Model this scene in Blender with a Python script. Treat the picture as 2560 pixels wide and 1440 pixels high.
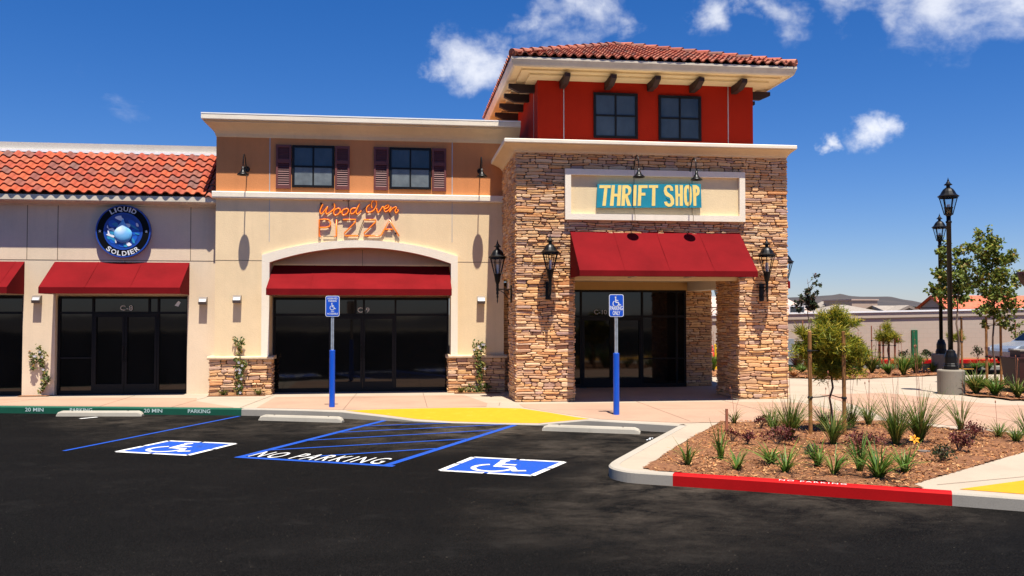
import bpy, bmesh, math, random
from mathutils import Vector, Matrix, noise
from mathutils.geometry import tessellate_polygon
R = math.radians
random.seed(7)
scn = bpy.context.scene
for o in list(bpy.data.objects): bpy.data.objects.remove(o)
col = scn.collection

# ---------------------------------------------------------------- camera
YAW, PIT, EYE, FPX = R(7.25), math.atan(65/2200), 2.05, 2200.0
cam = bpy.data.objects.new("camera", bpy.data.cameras.new("camera")); col.objects.link(cam)
cam.location = (0, 0, EYE); cam.rotation_euler = (R(90)+PIT, 0, -YAW)
cam.data.sensor_width = 36; cam.data.lens = FPX/2560*36
cam.data.clip_start = .1; cam.data.clip_end = 6000
scn.camera = cam
scn.view_settings.view_transform = 'Standard'; scn.view_settings.look = 'None'
scn.view_settings.exposure = 0.95; scn.view_settings.gamma = 1
# ---------------------------------------------------------------- sun and sky
SUN_EL, SUN_AZ = R(73), R(5.5)          # azimuth: degrees to the right of straight behind the camera
sd = Vector((math.sin(SUN_AZ)*math.cos(SUN_EL), -math.cos(SUN_AZ)*math.cos(SUN_EL), math.sin(SUN_EL)))
sun = bpy.data.objects.new("sun", bpy.data.lights.new("sun", 'SUN')); col.objects.link(sun)
sun.data.energy = 5.0; sun.data.angle = R(.5); sun.data.color = (1, .94, .84)
sun.rotation_euler = sd.to_track_quat('Z', 'Y').to_euler(); sun.location = (0, 0, 30)

def dirpx(x, y):                        # viewing direction towards a place in the sky
    f = Vector((math.sin(YAW)*math.cos(PIT), math.cos(YAW)*math.cos(PIT), math.sin(PIT)))
    r = Vector((math.cos(YAW), -math.sin(YAW), 0)); u = r.cross(f)
    return f*FPX + r*(x-1280) - u*(y-720)
def at(px, py, Y):                      # point of the plane at depth Y
    d = dirpx(px, py); t = Y/d.y
    return Vector((d.x*t, Y, EYE+d.z*t))
def gp(px, py, z=0.):                   # point of the ground at height z
    d = dirpx(px, py); t = (z-EYE)/d.z
    return Vector((d.x*t, d.y*t, z))

wld = bpy.data.worlds.new("World"); scn.world = wld; wld.use_nodes = True
nt = wld.node_tree; nt.nodes.clear()
def N(nt, t, **kw):
    n = nt.nodes.new(t)
    for k, v in kw.items():
        if k in n.inputs: n.inputs[k].default_value = v
        else: setattr(n, k, v)
    return n
def mathn(nt, op, a, b=None, c=None, clamp=False):
    n = nt.nodes.new('ShaderNodeMath'); n.operation = op; n.use_clamp = clamp
    for i, v in enumerate((a, b, c)):
        if v is None: continue
        if isinstance(v, (int, float)): n.inputs[i].default_value = v
        else: nt.links.new(v, n.inputs[i])
    return n.outputs[0]
def mixc(nt, fac, a, b, blend='MIX'):
    n = nt.nodes.new('ShaderNodeMix'); n.data_type = 'RGBA'; n.blend_type = blend
    for i, v in ((0, fac), (6, a), (7, b)):
        if isinstance(v, (int, float)): n.inputs[i].default_value = v
        elif isinstance(v, (tuple, list)): n.inputs[i].default_value = (*v[:3], 1)
        else: nt.links.new(v, n.inputs[i])
    return n.outputs[2]
sky = N(nt, 'ShaderNodeTexSky', sky_type='NISHITA', sun_disc=False, sun_elevation=SUN_EL,
        sun_rotation=R(180)-SUN_AZ, air_density=1.0, dust_density=.15, ozone_density=3.0, altitude=100)
hs = N(nt, 'ShaderNodeHueSaturation', Saturation=1.24, Value=.98, Hue=.5); nt.links.new(mixc(nt, 1., sky.outputs[0], (.80, .85, 1.12), 'MULTIPLY'), hs.inputs['Color'])
tc = N(nt, 'ShaderNodeTexCoord'); nrm = N(nt, 'ShaderNodeVectorMath', operation='NORMALIZE')
nt.links.new(tc.outputs['Generated'], nrm.inputs[0])
wn = N(nt, 'ShaderNodeTexNoise', Scale=9., Detail=6., Roughness=.6); nt.links.new(nrm.outputs[0], wn.inputs['Vector'])
wv_ = N(nt, 'ShaderNodeVectorMath', operation='SUBTRACT'); nt.links.new(wn.outputs['Color'], wv_.inputs[0]); wv_.inputs[1].default_value = (.5, .5, .5)
ws = N(nt, 'ShaderNodeVectorMath', operation='MULTIPLY_ADD'); nt.links.new(wv_.outputs[0], ws.inputs[0]); ws.inputs[1].default_value = (.16, .16, .13); nt.links.new(nrm.outputs[0], ws.inputs[2])
# clouds: irregular noise, gathered round a few bearings of the sky
mp = N(nt, 'ShaderNodeMapping'); mp.inputs['Scale'].default_value = (1, 1, 1.9); nt.links.new(nrm.outputs[0], mp.inputs[0])
n1 = N(nt, 'ShaderNodeTexNoise', Scale=13., Detail=10., Roughness=.56, Distortion=.3); nt.links.new(mp.outputs[0], n1.inputs['Vector'])
n2 = N(nt, 'ShaderNodeTexNoise', Scale=6., Detail=3., Roughness=.5); nt.links.new(mp.outputs[0], n2.inputs['Vector'])
mask = None
for (x, y, rx, amp) in [(2420, -75, 210, .92), (2220, -15, 110, .66), (2540, 0, 120, .72), (2330, 20, 110, .64), (1960, 25, 120, .85), (1770, 40, 90, .8), (1860, 5, 70, .7),
                        (2080, -10, 110, .7), (1370, 90, 140, .72), (1500, 40, 120, .60), (1190, 165, 130, .95), (1120, 200, 90, .85), (1260, 120, 100, .78), (1340, 70, 100, .74), (1440, 40, 100, .66), (1540, 70, 70, .58),
                        (2160, 345, 80, .95), (2210, 320, 66, .9), (2255, 297, 42, .75), (2042, 343, 38, .85), (2110, 370, 60, .65), (200, 310, 160, .34),
                        (2230, 440, 40, .3), (1560, 100, 80, .5)]:
    d = dirpx(x, y).normalized()
    vm = N(nt, 'ShaderNodeVectorMath', operation='DISTANCE'); nt.links.new(ws.outputs[0], vm.inputs[0]); vm.inputs[1].default_value = d
    g = mathn(nt, 'MULTIPLY', mathn(nt, 'SUBTRACT', 1., mathn(nt, 'DIVIDE', vm.outputs['Value'], rx/2200*1.25), clamp=True), amp*1.15)
    mask = g if mask is None else mathn(nt, 'MAXIMUM', mask, g)
den = mathn(nt, 'ADD', mathn(nt, 'MULTIPLY', mathn(nt, 'SUBTRACT', n1.outputs['Fac'], .5), 2.9), mathn(nt, 'MULTIPLY', mathn(nt, 'SUBTRACT', mask, .42), 2.4))
cov = mathn(nt, 'MULTIPLY', N(nt, 'ShaderNodeClamp').outputs[0], 1)
sm = N(nt, 'ShaderNodeMapRange', interpolation_type='SMOOTHSTEP'); sm.inputs['From Min'].default_value = -.25; sm.inputs['From Max'].default_value = 1.35
nt.links.new(den, sm.inputs['Value'])
ms = N(nt, 'ShaderNodeMapRange', interpolation_type='SMOOTHSTEP'); ms.inputs['From Min'].default_value = .02; ms.inputs['From Max'].default_value = .3
nt.links.new(mask, ms.inputs['Value'])
cf = mathn(nt, 'MULTIPLY', sm.outputs[0], ms.outputs[0])
shade = mixc(nt, n2.outputs['Fac'], (7.0, 7.4, 8.4), (12.2, 12.2, 12.4))
skyc = mixc(nt, mathn(nt, 'MULTIPLY', cf, .84), hs.outputs[0], shade)
bg = N(nt, 'ShaderNodeBackground', Strength=.055); nt.links.new(skyc, bg.inputs[0])
wo = N(nt, 'ShaderNodeOutputWorld'); nt.links.new(bg.outputs[0], wo.inputs[0])

# ---------------------------------------------------------------- materials
def newmat(name):
    m = bpy.data.materials.new(name); m.use_nodes = True; t = m.node_tree; t.nodes.clear()
    b = t.nodes.new('ShaderNodeBsdfPrincipled'); o = t.nodes.new('ShaderNodeOutputMaterial'); t.links.new(b.outputs[0], o.inputs[0])
    return m, t, b
def noisef(t, scale, detail=3, rough=.5, vec=None, stretch=None, out='Fac', dist=0):
    c = t.nodes.new('ShaderNodeTexCoord'); src = c.outputs['Object']
    g = t.nodes.new('ShaderNodeNewGeometry'); src = g.outputs['Position']
    if stretch:
        m = t.nodes.new('ShaderNodeMapping'); m.inputs['Scale'].default_value = stretch[:3]
        if len(stretch) > 3: m.inputs['Rotation'].default_value = (0, 0, stretch[3])
        t.links.new(src, m.inputs[0]); src = m.outputs[0]
    n = t.nodes.new('ShaderNodeTexNoise'); n.inputs['Scale'].default_value = scale; n.inputs['Detail'].default_value = detail
    n.inputs['Roughness'].default_value = rough; n.inputs['Distortion'].default_value = dist
    t.links.new(src, n.inputs['Vector']); return n.outputs[out]
def ramp(t, fac, stops, interp='LINEAR'):
    r = t.nodes.new('ShaderNodeValToRGB'); r.color_ramp.interpolation = interp; e = r.color_ramp.elements
    while len(e) < len(stops): e.new(.5)
    for i, (p, c) in enumerate(stops):
        e[i].position = p; e[i].color = (*c, 1) if len(c) == 3 else c
    t.links.new(fac, r.inputs[0]); return r.outputs[0]
def bump(t, b, h, strength, dist):
    n = t.nodes.new('ShaderNodeBump'); n.inputs['Strength'].default_value = strength; n.inputs['Distance'].default_value = dist
    t.links.new(h, n.inputs['Height']); t.links.new(n.outputs[0], b.inputs['Normal'])
def sc(c, k): return tuple(min(1, v*k) for v in c)
def plain(name, c, rough=.5, metal=0, var=.12, vs=3., bs=0, bd=.002, bscale=60, spec=.5):
    m, t, b = newmat(name); f = noisef(t, vs, 5, .6)
    t.links.new(ramp(t, f, [(.3, sc(c, 1-var)), (.7, sc(c, 1+var))]), b.inputs['Base Color'])
    b.inputs['Roughness'].default_value = rough; b.inputs['Metallic'].default_value = metal; b.inputs['Specular IOR Level'].default_value = spec
    if bs: bump(t, b, noisef(t, bscale, 3), bs, bd)
    return m
def stucco(name, c):
    m, t, b = newmat(name)
    big = noisef(t, .9, 6, .65); streak = noisef(t, 1.4, 4, .6, stretch=(3.5, 3.5, .28)); fine = noisef(t, 55, 3, .6)
    c1 = ramp(t, big, [(.3, sc(c, .93)), (.5, c), (.72, sc(c, 1.06))])
    c2 = mixc(t, mathn(t, 'MULTIPLY', mathn(t, 'SUBTRACT', streak, .48, clamp=True), .7), c1, sc(c, .70))
    t.links.new(mixc(t, .10, c2, ramp(t, fine, [(.35, (.5, .5, .5)), (.65, (1, 1, 1))]), 'MULTIPLY'), b.inputs['Base Color'])
    b.inputs['Roughness'].default_value = .92; b.inputs['Specular IOR Level'].default_value = .2
    bump(t, b, noisef(t, 38, 4, .6), .35, .012); return m
def concrete(name, c, k=1., stain=.75):
    m, t, b = newmat(name)
    a = noisef(t, .8, 7, .62); s = noisef(t, 3.2, 6, .7); f = noisef(t, 130, 2, .5)
    c1 = ramp(t, a, [(.28, sc(c, .84)), (.5, c), (.75, sc(c, 1.08))])
    c2 = mixc(t, ramp(t, s, [(.55, (0, 0, 0)), (.78, (.5, .5, .5))]), c1, sc(c, stain))
    t.links.new(mixc(t, .25*k, c2, ramp(t, f, [(.3, (.45, .45, .45)), (.6, (1, 1, 1))]), 'MULTIPLY'), b.inputs['Base Color'])
    b.inputs['Roughness'].default_value = .9; b.inputs['Specular IOR Level'].default_value = .25
    bump(t, b, noisef(t, 70, 4, .65), .25, .006); return m
def island(name, stops, rough=.85, nscale=18, nmix=.3, bs=.4, bd=.01, bscale=40, interp='LINEAR'):
    m, t, b = newmat(name); g = t.nodes.new('ShaderNodeNewGeometry')
    c = ramp(t, g.outputs['Random Per Island'], stops, interp)
    n = noisef(t, nscale, 5, .65)
    t.links.new(mixc(t, nmix, c, ramp(t, n, [(.3, (.45, .42, .4)), (.65, (1, 1, 1))]), 'MULTIPLY'), b.inputs['Base Color'])
    b.inputs['Roughness'].default_value = rough; b.inputs['Specular IOR Level'].default_value = .25
    if bs: bump(t, b, noisef(t, bscale, 4, .6), bs, bd)
    return m
M = {}
M['cream'] = stucco('cream stucco', (.80, .61, .37)); M['orange'] = stucco('orange stucco', (.64, .255, .095))
M['pale'] = stucco('pale stucco', (.76, .60, .42)); M['trim'] = stucco('trim stucco', (.84, .75, .60))
M['red'] = stucco('red stucco', (.34, .014, .003)); M['cove'] = stucco('cove stucco', (.74, .58, .36))
M['ochre'] = stucco('ochre stucco', (.62, .38, .14)); M['soffit'] = stucco('soffit stucco', (.76, .60, .36))
M['metalstrip'] = plain('joint metal', (.45, .43, .42), .5, .3); M['groove'] = plain('joint groove', (.16, .11, .07), .9)
M['gutter'] = plain('gutter paint', (.62, .54, .42), .5); M['cap'] = plain('cap metal', (.85, .84, .82), .4, 0, .05)
M['parapet'] = stucco('parapet', (.50, .47, .42))
M['stone'] = island('ledgestone', [(0, (.70, .36, .14)), (.12, (.80, .50, .25)), (.25, (.60, .27, .11)), (.36, (.82, .56, .31)), (.48, (.46, .25, .15)), (.58, (.72, .42, .19)),
                                   (.68, (.56, .33, .21)), (.78, (.84, .58, .34)), (.88, (.45, .28, .22)), (1, (.74, .42, .16))], .9, 14, .3, .6, .012, 30)
M['mortar'] = plain('mortar', (.15, .085, .048), .95)
M['stonecap'] = plain('cast stone cap', (.60, .44, .28), .85, 0, .15, 6, .4, .01, 30)
M['tile'] = island('clay tile', [(0, (.38, .065, .028)), (.22, (.43, .095, .04)), (.4, (.30, .055, .035)), (.55, (.46, .12, .052)), (.66, (.20, .075, .06)), (.8, (.40, .08, .033)), (.9, (.18, .09, .075)), (1, (.34, .10, .055))], .85, 9, .35, .25, .006, 50)
M['tiledull'] = island('aged clay tile', [(0, (.38, .10, .06)), (.3, (.45, .15, .09)), (.5, (.27, .08, .055)), (.7, (.48, .19, .12)), (.85, (.20, .10, .08)), (1, (.34, .13, .09))], .85, 9, .4, .25, .006, 50)
M['canvas'] = plain('red canvas', (.150, .005, .007), .9, 0, .16, 1.2, .25, .001, 260, .08)
M['frame'] = plain('dark window frame', (.007, .006, .006), .5, 0, spec=.22); M['shutter'] = plain('shutter paint', (.14, .035, .03), .6)
def glassmat(name, c, rough=.04, spec=.5):
    m, t, b = newmat(name); f = noisef(t, 1.1, 4, .6, stretch=(1, 1, .5))
    t.links.new(ramp(t, f, [(.35, sc(c, .6)), (.7, sc(c, 1.5))]), b.inputs['Base Color'])
    b.inputs['Roughness'].default_value = rough; b.inputs['Specular IOR Level'].default_value = spec
    bump(t, b, noisef(t, 1.3, 2), .05, .02); return m
M['glass'] = glassmat('tinted shop glass', (.004, .004, .004), .04, .5)
M['glassup'] = glassmat('upper window glass', (.035, .045, .055), .12, .5)
M['blind'] = plain('frosted blind', (.15, .17, .17), .3, 0, .25, 5)
M['black'] = plain('black enamel', (.004, .004, .004), .38, 0, .2, spec=.25); M['brown'] = plain('brown beam', (.028, .009, .007), .7)
M['pane'] = None
m, t, b = newmat('clear lamp glass'); t.nodes.remove(b); tr = N(t, 'ShaderNodeBsdfTransparent', Color=(.93, .95, .95, 1)); gl = N(t, 'ShaderNodeBsdfGlossy', Roughness=.05)
mx = N(t, 'ShaderNodeMixShader', Fac=.08); t.links.new(tr.outputs[0], mx.inputs[1]); t.links.new(gl.outputs[0], mx.inputs[2]); t.links.new(mx.outputs[0], t.nodes['Material Output'].inputs[0]); M['lampglass'] = m
M['bulb'] = plain('white lamp tube', (.75, .76, .78), .4); M['lens'] = plain('lamp lens', (.45, .45, .48), .3)
M['sconce'] = plain('fixture bronze', (.15, .12, .10), .5)
M['blue'] = plain('sign blue', (.004, .075, .50), .4, 0, .05); M['sleeve'] = plain('blue sleeve', (.003, .08, .52), .35, 0, .06)
M['white'] = plain('sign white', (.70, .72, .74), .5, 0, .04); M['galv'] = plain('galvanised steel', (.42, .46, .48), .45, .6, .2, 12)
M['teal'] = plain('teal board', (.0, .24, .33), .6, 0, .15, 3); M['yellowpaint'] = plain('letter yellow', (.88, .66, .19), .6, 0, .1, 6)
M['ringblack'] = plain('disc black', (.002, .002, .002), .5, spec=.15); M['ringblue'] = plain('disc blue', (.01, .06, .36), .4)
def paint(name, c, wear=(.025, .025, .025), amt=.62):
    m, t, b = newmat(name); n = noisef(t, 5, 8, .72); f = noisef(t, 70, 3, .6)
    k = mathn(t, 'ADD', mathn(t, 'MULTIPLY', n, .75), mathn(t, 'MULTIPLY', f, .25))
    t.links.new(mixc(t, ramp(t, k, [(amt, (0, 0, 0)), (amt+.08, (.8, .8, .8))]), mixc(t, n, sc(c, .8), sc(c, 1.15)), wear), b.inputs['Base Color'])
    b.inputs['Roughness'].default_value = .75; b.inputs['Specular IOR Level'].default_value = .15; bump(t, b, noisef(t, 120, 3, .6), .3, .004); return m
M['pblue'] = paint('blue road paint', (.010, .065, .36), (.03, .035, .05), .55); M['pwhite'] = paint('white road paint', (.62, .61, .58), (.10, .10, .10), .565)
M['kgreen'] = paint('green kerb paint', (.010, .085, .05), (.3, .3, .27), .63); M['kred'] = paint('red kerb paint', (.44, .004, .005), (.4, .25, .2), .66)
M['kwhite'] = paint('faded stencil paint', (.55, .68, .62), (.02, .13, .08), .58)
M['pyellow'] = paint('yellow ramp surface', (.60, .27, .012), (.55, .38, .15), .60)
M['concrete'] = concrete('pale concrete', (.385, .31, .232)); M['pink'] = concrete('rose concrete', (.39, .245, .168)); M['kerb'] = concrete('kerb concrete', (.36, .32, .26), 1.2, .6)
M['stopc'] = concrete('wheel stop concrete', (.40, .36, .29), 1.2, .55); M['ped'] = concrete('pedestal concrete', (.24, .21, .165), 1., .7)
WZ = -.15
# asphalt
m, t, b = newmat('asphalt')
a = noisef(t, .42, 8, .62, stretch=(.7, 1.1, 1, R(20))); s = noisef(t, 1.5, 12, .78, stretch=(.8, 1.1, 1, R(18)), dist=.3); f = noisef(t, 85, 2, .65); sp = noisef(t, 34, 1, .5)
c1 = ramp(t, a, [(.3, (.0008, .0008, .0008)), (.5, (.0015, .0014, .0014)), (.75, (.0050, .0045, .0042))])
c2 = mixc(t, ramp(t, s, [(.54, (0, 0, 0)), (.82, (.6, .6, .6))]), c1, (.024, .022, .020))
c3 = mixc(t, ramp(t, f, [(.45, (0, 0, 0)), (.72, (.7, .7, .7))]), c2, (.021, .0195, .018))
c4 = mixc(t, ramp(t, sp, [(.765, (0, 0, 0)), (.79, (.5, .5, .5))]), c3, (.20, .17, .13))
gm = t.nodes.new('ShaderNodeNewGeometry'); dust = None
for (dx, dy, rad, am) in ((1.5, 17.0, 1.6, .75), (-.6, 17.8, 1.5, .5), (3.4, 11.0, 1.3, .55), (5.2, 10.0, 1.6, .35), (4.6, 15.6, 1.2, .5), (3.2, 14.2, 1.6, .35), (.2, 15.5, 1.6, .3), (-5.6, 19.3, 1.5, .3), (2.6, 9.6, 1.8, .25), (-3.4, 17.6, 2.2, .22)):
    dv = N(t, 'ShaderNodeVectorMath', operation='DISTANCE'); t.links.new(gm.outputs['Position'], dv.inputs[0]); dv.inputs[1].default_value = (dx, dy, WZ)
    q_ = mathn(t, 'MULTIPLY', mathn(t, 'SUBTRACT', 1., mathn(t, 'DIVIDE', dv.outputs['Value'], rad*1.3), clamp=True), am); dust = q_ if dust is None else mathn(t, 'MAXIMUM', dust, q_)
c4 = mixc(t, mathn(t, 'MULTIPLY', dust, ramp(t, s, [(.40, (0, 0, 0)), (.62, (1, 1, 1))])), c4, (.13, .105, .08))
t.links.new(c4, b.inputs['Base Color']); b.inputs['Roughness'].default_value = .95; b.inputs['Specular IOR Level'].default_value = .05
bump(t, b, noisef(t, 110, 4, .7), .6, .012); M['asphalt'] = m
m, t, b = newmat('dry ground'); a = noisef(t, .1, 8, .7)
t.links.new(ramp(t, a, [(.3, (.10, .075, .045)), (.7, (.2, .16, .10))]), b.inputs['Base Color']); b.inputs['Roughness'].default_value = 1; M['dirt'] = m
m, t, b = newmat('bark mulch'); a = noisef(t, 24, 8, .75, stretch=(1, .5, 1)); 
t.links.new(ramp(t, a, [(.3, (.07, .024, .010)), (.5, (.24, .095, .035)), (.7, (.36, .17, .065))]), b.inputs['Base Color']); b.inputs['Roughness'].default_value = .95
bump(t, b, noisef(t, 30, 6, .75), 1, .04); M['mulch'] = m
M['chip'] = island('bark chips', [(0, (.28, .10, .035)), (.3, (.40, .17, .06)), (.55, (.13, .045, .02)), (.8, (.46, .23, .09)), (.93, (.58, .35, .16)), (1, (.32, .12, .05))], .9, 30, .3, 0)
M['hill'] = None
m, t, b = newmat('chaparral hill'); a = noisef(t, .013, 9, .72)
t.links.new(ramp(t, a, [(.35, (.030, .026, .026)), (.58, (.055, .044, .038)), (.7, (.12, .095, .08))]), b.inputs['Base Color']); b.inputs['Roughness'].default_value = 1; M['hill'] = m
def leaf(name, stops, rough=.55):
    m, t, b = newmat(name); g = t.nodes.new('ShaderNodeNewGeometry')
    t.links.new(ramp(t, g.outputs['Random Per Island'], stops), b.inputs['Base Color']); b.inputs['Roughness'].default_value = rough
    b.inputs['Specular IOR Level'].default_value = .3
    tl = N(t, 'ShaderNodeBsdfTranslucent'); t.links.new(b.inputs['Base Color'].links[0].from_socket, tl.inputs[0])
    mx = N(t, 'ShaderNodeMixShader', Fac=.28); o = t.nodes['Material Output']; t.links.new(b.outputs[0], mx.inputs[1]); t.links.new(tl.outputs[0], mx.inputs[2]); t.links.new(mx.outputs[0], o.inputs[0])
    return m
M['blade'] = leaf('lily leaves', [(0, (.035, .085, .008)), (.5, (.075, .15, .018)), (.8, (.13, .22, .03)), (1, (.30, .27, .07))])
M['bladedk'] = leaf('sedge leaves', [(0, (.035, .07, .010)), (.5, (.08, .13, .020)), (.8, (.14, .18, .03)), (1, (.32, .25, .07))])
M['acacia'] = leaf('feathery leaves', [(0, (.07, .11, .010)), (.4, (.17, .20, .015)), (.75, (.34, .29, .02)), (1, (.50, .36, .03))])
M['maple'] = leaf('broad leaves', [(0, (.05, .085, .012)), (.5, (.12, .16, .02)), (.85, (.24, .26, .035)), (1, (.32, .18, .04))])
M['vine'] = leaf('vine leaves', [(0, (.03, .06, .01)), (.5, (.09, .12, .02)), (.85, (.24, .20, .04)), (1, (.30, .10, .03))])
M['redleaf'] = leaf('red shrub leaves', [(0, (.06, .012, .012)), (.5, (.13, .025, .022)), (.8, (.20, .05, .045)), (1, (.04, .05, .015))])
M['dkleaf'] = leaf('dark shrub leaves', [(0, (.015, .03, .01)), (.6, (.04, .06, .02)), (1, (.10, .04, .03))])
M['flax'] = leaf('flax leaves', [(0, (.05, .02, .015)), (1, (.10, .04, .025))])
M['petal'] = leaf('pale petals', [(0, (.55, .45, .62)), (.5, (.75, .72, .78)), (1, (.8, .78, .8))]); M['lily'] = leaf('orange petals', [(0, (.85, .28, .01)), (1, (.9, .42, .02))])
M['bark'] = plain('tree bark', (.12, .075, .05), .9, 0, .3, 12); M['stake'] = plain('lodgepole stake', (.26, .115, .03), .85, 0, .3, 9); M['stakered'] = plain('weathered stake', (.30, .10, .05), .85, 0, .3, 9)
M['tie'] = plain('black tree tie', (.01, .01, .01), .6)
M['block'] = None
m, t, b = newmat('beige block'); br = N(t, 'ShaderNodeTexBrick', Scale=1.0); br.inputs['Color1'].default_value = (.47, .38, .295, 1); br.inputs['Color2'].default_value = (.455, .365, .285, 1); br.inputs['Mortar'].default_value = (.42, .335, .26, 1)
br.inputs['Brick Width'].default_value = .4; br.inputs['Row Height'].default_value = .2; br.inputs['Mortar Size'].default_value = .008
g = t.nodes.new('ShaderNodeNewGeometry'); mpn = t.nodes.new('ShaderNodeMapping'); mpn.inputs['Rotation'].default_value = (R(90), 0, 0); t.links.new(g.outputs['Position'], mpn.inputs[0]); t.links.new(mpn.outputs[0], br.inputs[0])
t.links.new(br.outputs[0], b.inputs['Base Color']); b.inputs['Roughness'].default_value = .95; M['block'] = m
M['hgrey'] = stucco('grey house wall', (.34, .32, .27)); M['hroofpink'] = plain('pinkish roof', (.50, .36, .29), .9, 0, .15, 8); M['hroofgrey'] = plain('grey roof', (.26, .22, .18), .9, 0, .25, 6)
M['hroofred'] = plain('red tile roof', (.52, .12, .06), .9, 0, .2, 5); M['hbeige'] = stucco('beige house wall', (.45, .33, .25)); M['hwhite'] = plain('white trim', (.7, .7, .7), .6)
M['green'] = plain('green panel', (.005, .10, .035), .5); M['fence'] = plain('grey fence', (.25, .26, .27), .8); M['vred'] = plain('orange red plastic', (.75, .03, .015), .5); M['vyellow'] = plain('bollard yellow', (.75, .45, .01), .5)
M['maroon'] = plain('maroon glaze', (.035, .004, .003), .5, 0, .2); M['carpaint'] = plain('silver blue car paint', (.35, .40, .46), .25, .6, .05); M['tyre'] = plain('tyre rubber', (.015, .015, .015), .8)
def emis(name, c, s, rough=.3):
    m, t, b = newmat(name); b.inputs['Base Color'].default_value = (*c, 1); b.inputs['Emission Color'].default_value = (*c, 1); b.inputs['Emission Strength'].default_value = s; b.inputs['Roughness'].default_value = rough; return m
M['neon'] = emis('lit neon tube', (.95, .27, .02), .35); M['neonhalo'] = emis('neon tube glass', (.55, .06, .008), .12); M['burnt'] = plain('blackened tube', (.05, .012, .008), .4)

# ---------------------------------------------------------------- mesh helpers
ORG = {}
class MB:
    def __init__(s): s.v = []; s.f = []
    def add(s, vs, fs):
        k = len(s.v); s.v += [tuple(v) for v in vs]; s.f += [tuple(i+k for i in f) for f in fs]; return s
    def box(s, x0, x1, y0, y1, z0, z1, rz=0, c=None):
        p = [Vector((x, y, z)) for z in (z0, z1) for x, y in ((x0, y0), (x1, y0), (x1, y1), (x0, y1))]
        if rz:
            c = Vector(c if c else ((x0+x1)/2, (y0+y1)/2, 0)); m = Matrix.Rotation(rz, 3, 'Z'); p = [m@(q-c)+c for q in p]
        return s.add(p, [(3, 2, 1, 0), (4, 5, 6, 7), (0, 1, 5, 4), (1, 2, 6, 5), (2, 3, 7, 6), (3, 0, 4, 7)])
    def poly(s, pts, zt, zb=None):          # horizontal polygon; with zb a slab
        p = [Vector((q[0], q[1], q[2] if len(q) > 2 else zt)) for q in pts]
        ar = sum(p[i].x*p[(i+1) % len(p)].y-p[(i+1) % len(p)].x*p[i].y for i in range(len(p)))
        if ar < 0: p.reverse()
        tr = tessellate_polygon([[Vector((q.x, q.y, 0)) for q in p]]); fs = []
        for a, b, c in tr:
            n = (p[b]-p[a]).cross(p[c]-p[a]); fs.append((a, b, c) if n.z > 0 else (a, c, b))
        s.add(p, fs)
        if zb is not None:
            n = len(p); s.add(p+[Vector((q.x, q.y, zb)) for q in p], [(i, i+n, (i+1) % n+n, (i+1) % n)[::1] for i in range(n)])
        return s
    def extr(s, pts2, a, b, axis='Y'):       # outline in XZ extruded in Y (or YZ extruded in X)
        n = len(pts2); ar = sum(pts2[i][0]*pts2[(i+1) % n][1]-pts2[(i+1) % n][0]*pts2[i][1] for i in range(n))
        pts = list(pts2) if ar > 0 else list(pts2)[::-1]
        mk = (lambda u, w, d: (u, d, w)) if axis == 'Y' else (lambda u, w, d: (d, u, w))
        tri = [tuple(q) for q in tessellate_polygon([[Vector((u, w, 0)) for u, w in pts]])]
        lo, hi = min(a, b), max(a, b); vs = [mk(u, w, lo) for u, w in pts]+[mk(u, w, hi) for u, w in pts]
        fs = []
        for q in tri:
            A, B, C_ = (Vector((*pts[i], 0)) for i in q)
            if (B-A).cross(C_-A).z < 0: q = q[::-1]
            fl = axis == 'Y'
            fs.append(q if fl else q[::-1]); fs.append(tuple(i+n for i in (q[::-1] if fl else q)))
        for i in range(n):
            j = (i+1) % n; fq = (i, i+n, j+n, j); fs.append(fq if axis == 'Y' else fq[::-1])
        return s.add(vs, fs)
    def tube(s, pts, r, seg=8, cap=True):
        pts = [Vector(p) for p in pts]; n = len(pts); rr = r if isinstance(r, (list, tuple)) else [r]*n
        vs = []; up = None
        for i, p in enumerate(pts):
            t = (pts[min(i+1, n-1)]-pts[max(i-1, 0)]).normalized()
            if up is None: up = t.orthogonal().normalized()
            up = (up-t*up.dot(t)); up = up.normalized() if up.length > 1e-5 else t.orthogonal().normalized(); w = t.cross(up)
            for k in range(seg):
                a = 2*math.pi*k/seg; vs.append(p+(up*math.cos(a)+w*math.sin(a))*rr[i])
        fs = [(i*seg+k, i*seg+(k+1) % seg, (i+1)*seg+(k+1) % seg, (i+1)*seg+k) for i in range(n-1) for k in range(seg)]
        if cap: fs += [tuple(range(seg))[::-1], tuple((n-1)*seg+k for k in range(seg))]
        return s.add(vs, fs)
    def lathe(s, prof, c=(0, 0, 0), seg=16, cap=True, rot=0):
        vs = [(c[0]+r*math.cos(2*math.pi*k/seg+rot), c[1]+r*math.sin(2*math.pi*k/seg+rot), c[2]+z) for r, z in prof for k in range(seg)]
        n = len(prof); fs = [(i*seg+k, i*seg+(k+1) % seg, (i+1)*seg+(k+1) % seg, (i+1)*seg+k) for i in range(n-1) for k in range(seg)]
        if cap: fs += [tuple(range(seg))[::-1], tuple((n-1)*seg+k for k in range(seg))]
        return s.add(vs, fs)
    def build(s, name, mat, parent=None, loc=None, smooth=False, **kw):
        me = bpy.data.meshes.new(name); 
        o = bpy.data.objects.new(name, me)
        if parent: org = ORG[parent.name]
        else: org = Vector(loc) if loc is not None else Vector((0, 0, 0)); o.location = org
        ORG[o.name] = org.copy()
        me.from_pydata([(v[0]-org[0], v[1]-org[1], v[2]-org[2]) for v in s.v], [], s.f); me.update()
        me.materials.append(M[mat] if isinstance(mat, str) else mat)
        if smooth: me.polygons.foreach_set('use_smooth', [True]*len(me.polygons))
        col.objects.link(o)
        if parent: o.parent = parent
        for k, v in kw.items(): o[k] = v
        return o
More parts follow.
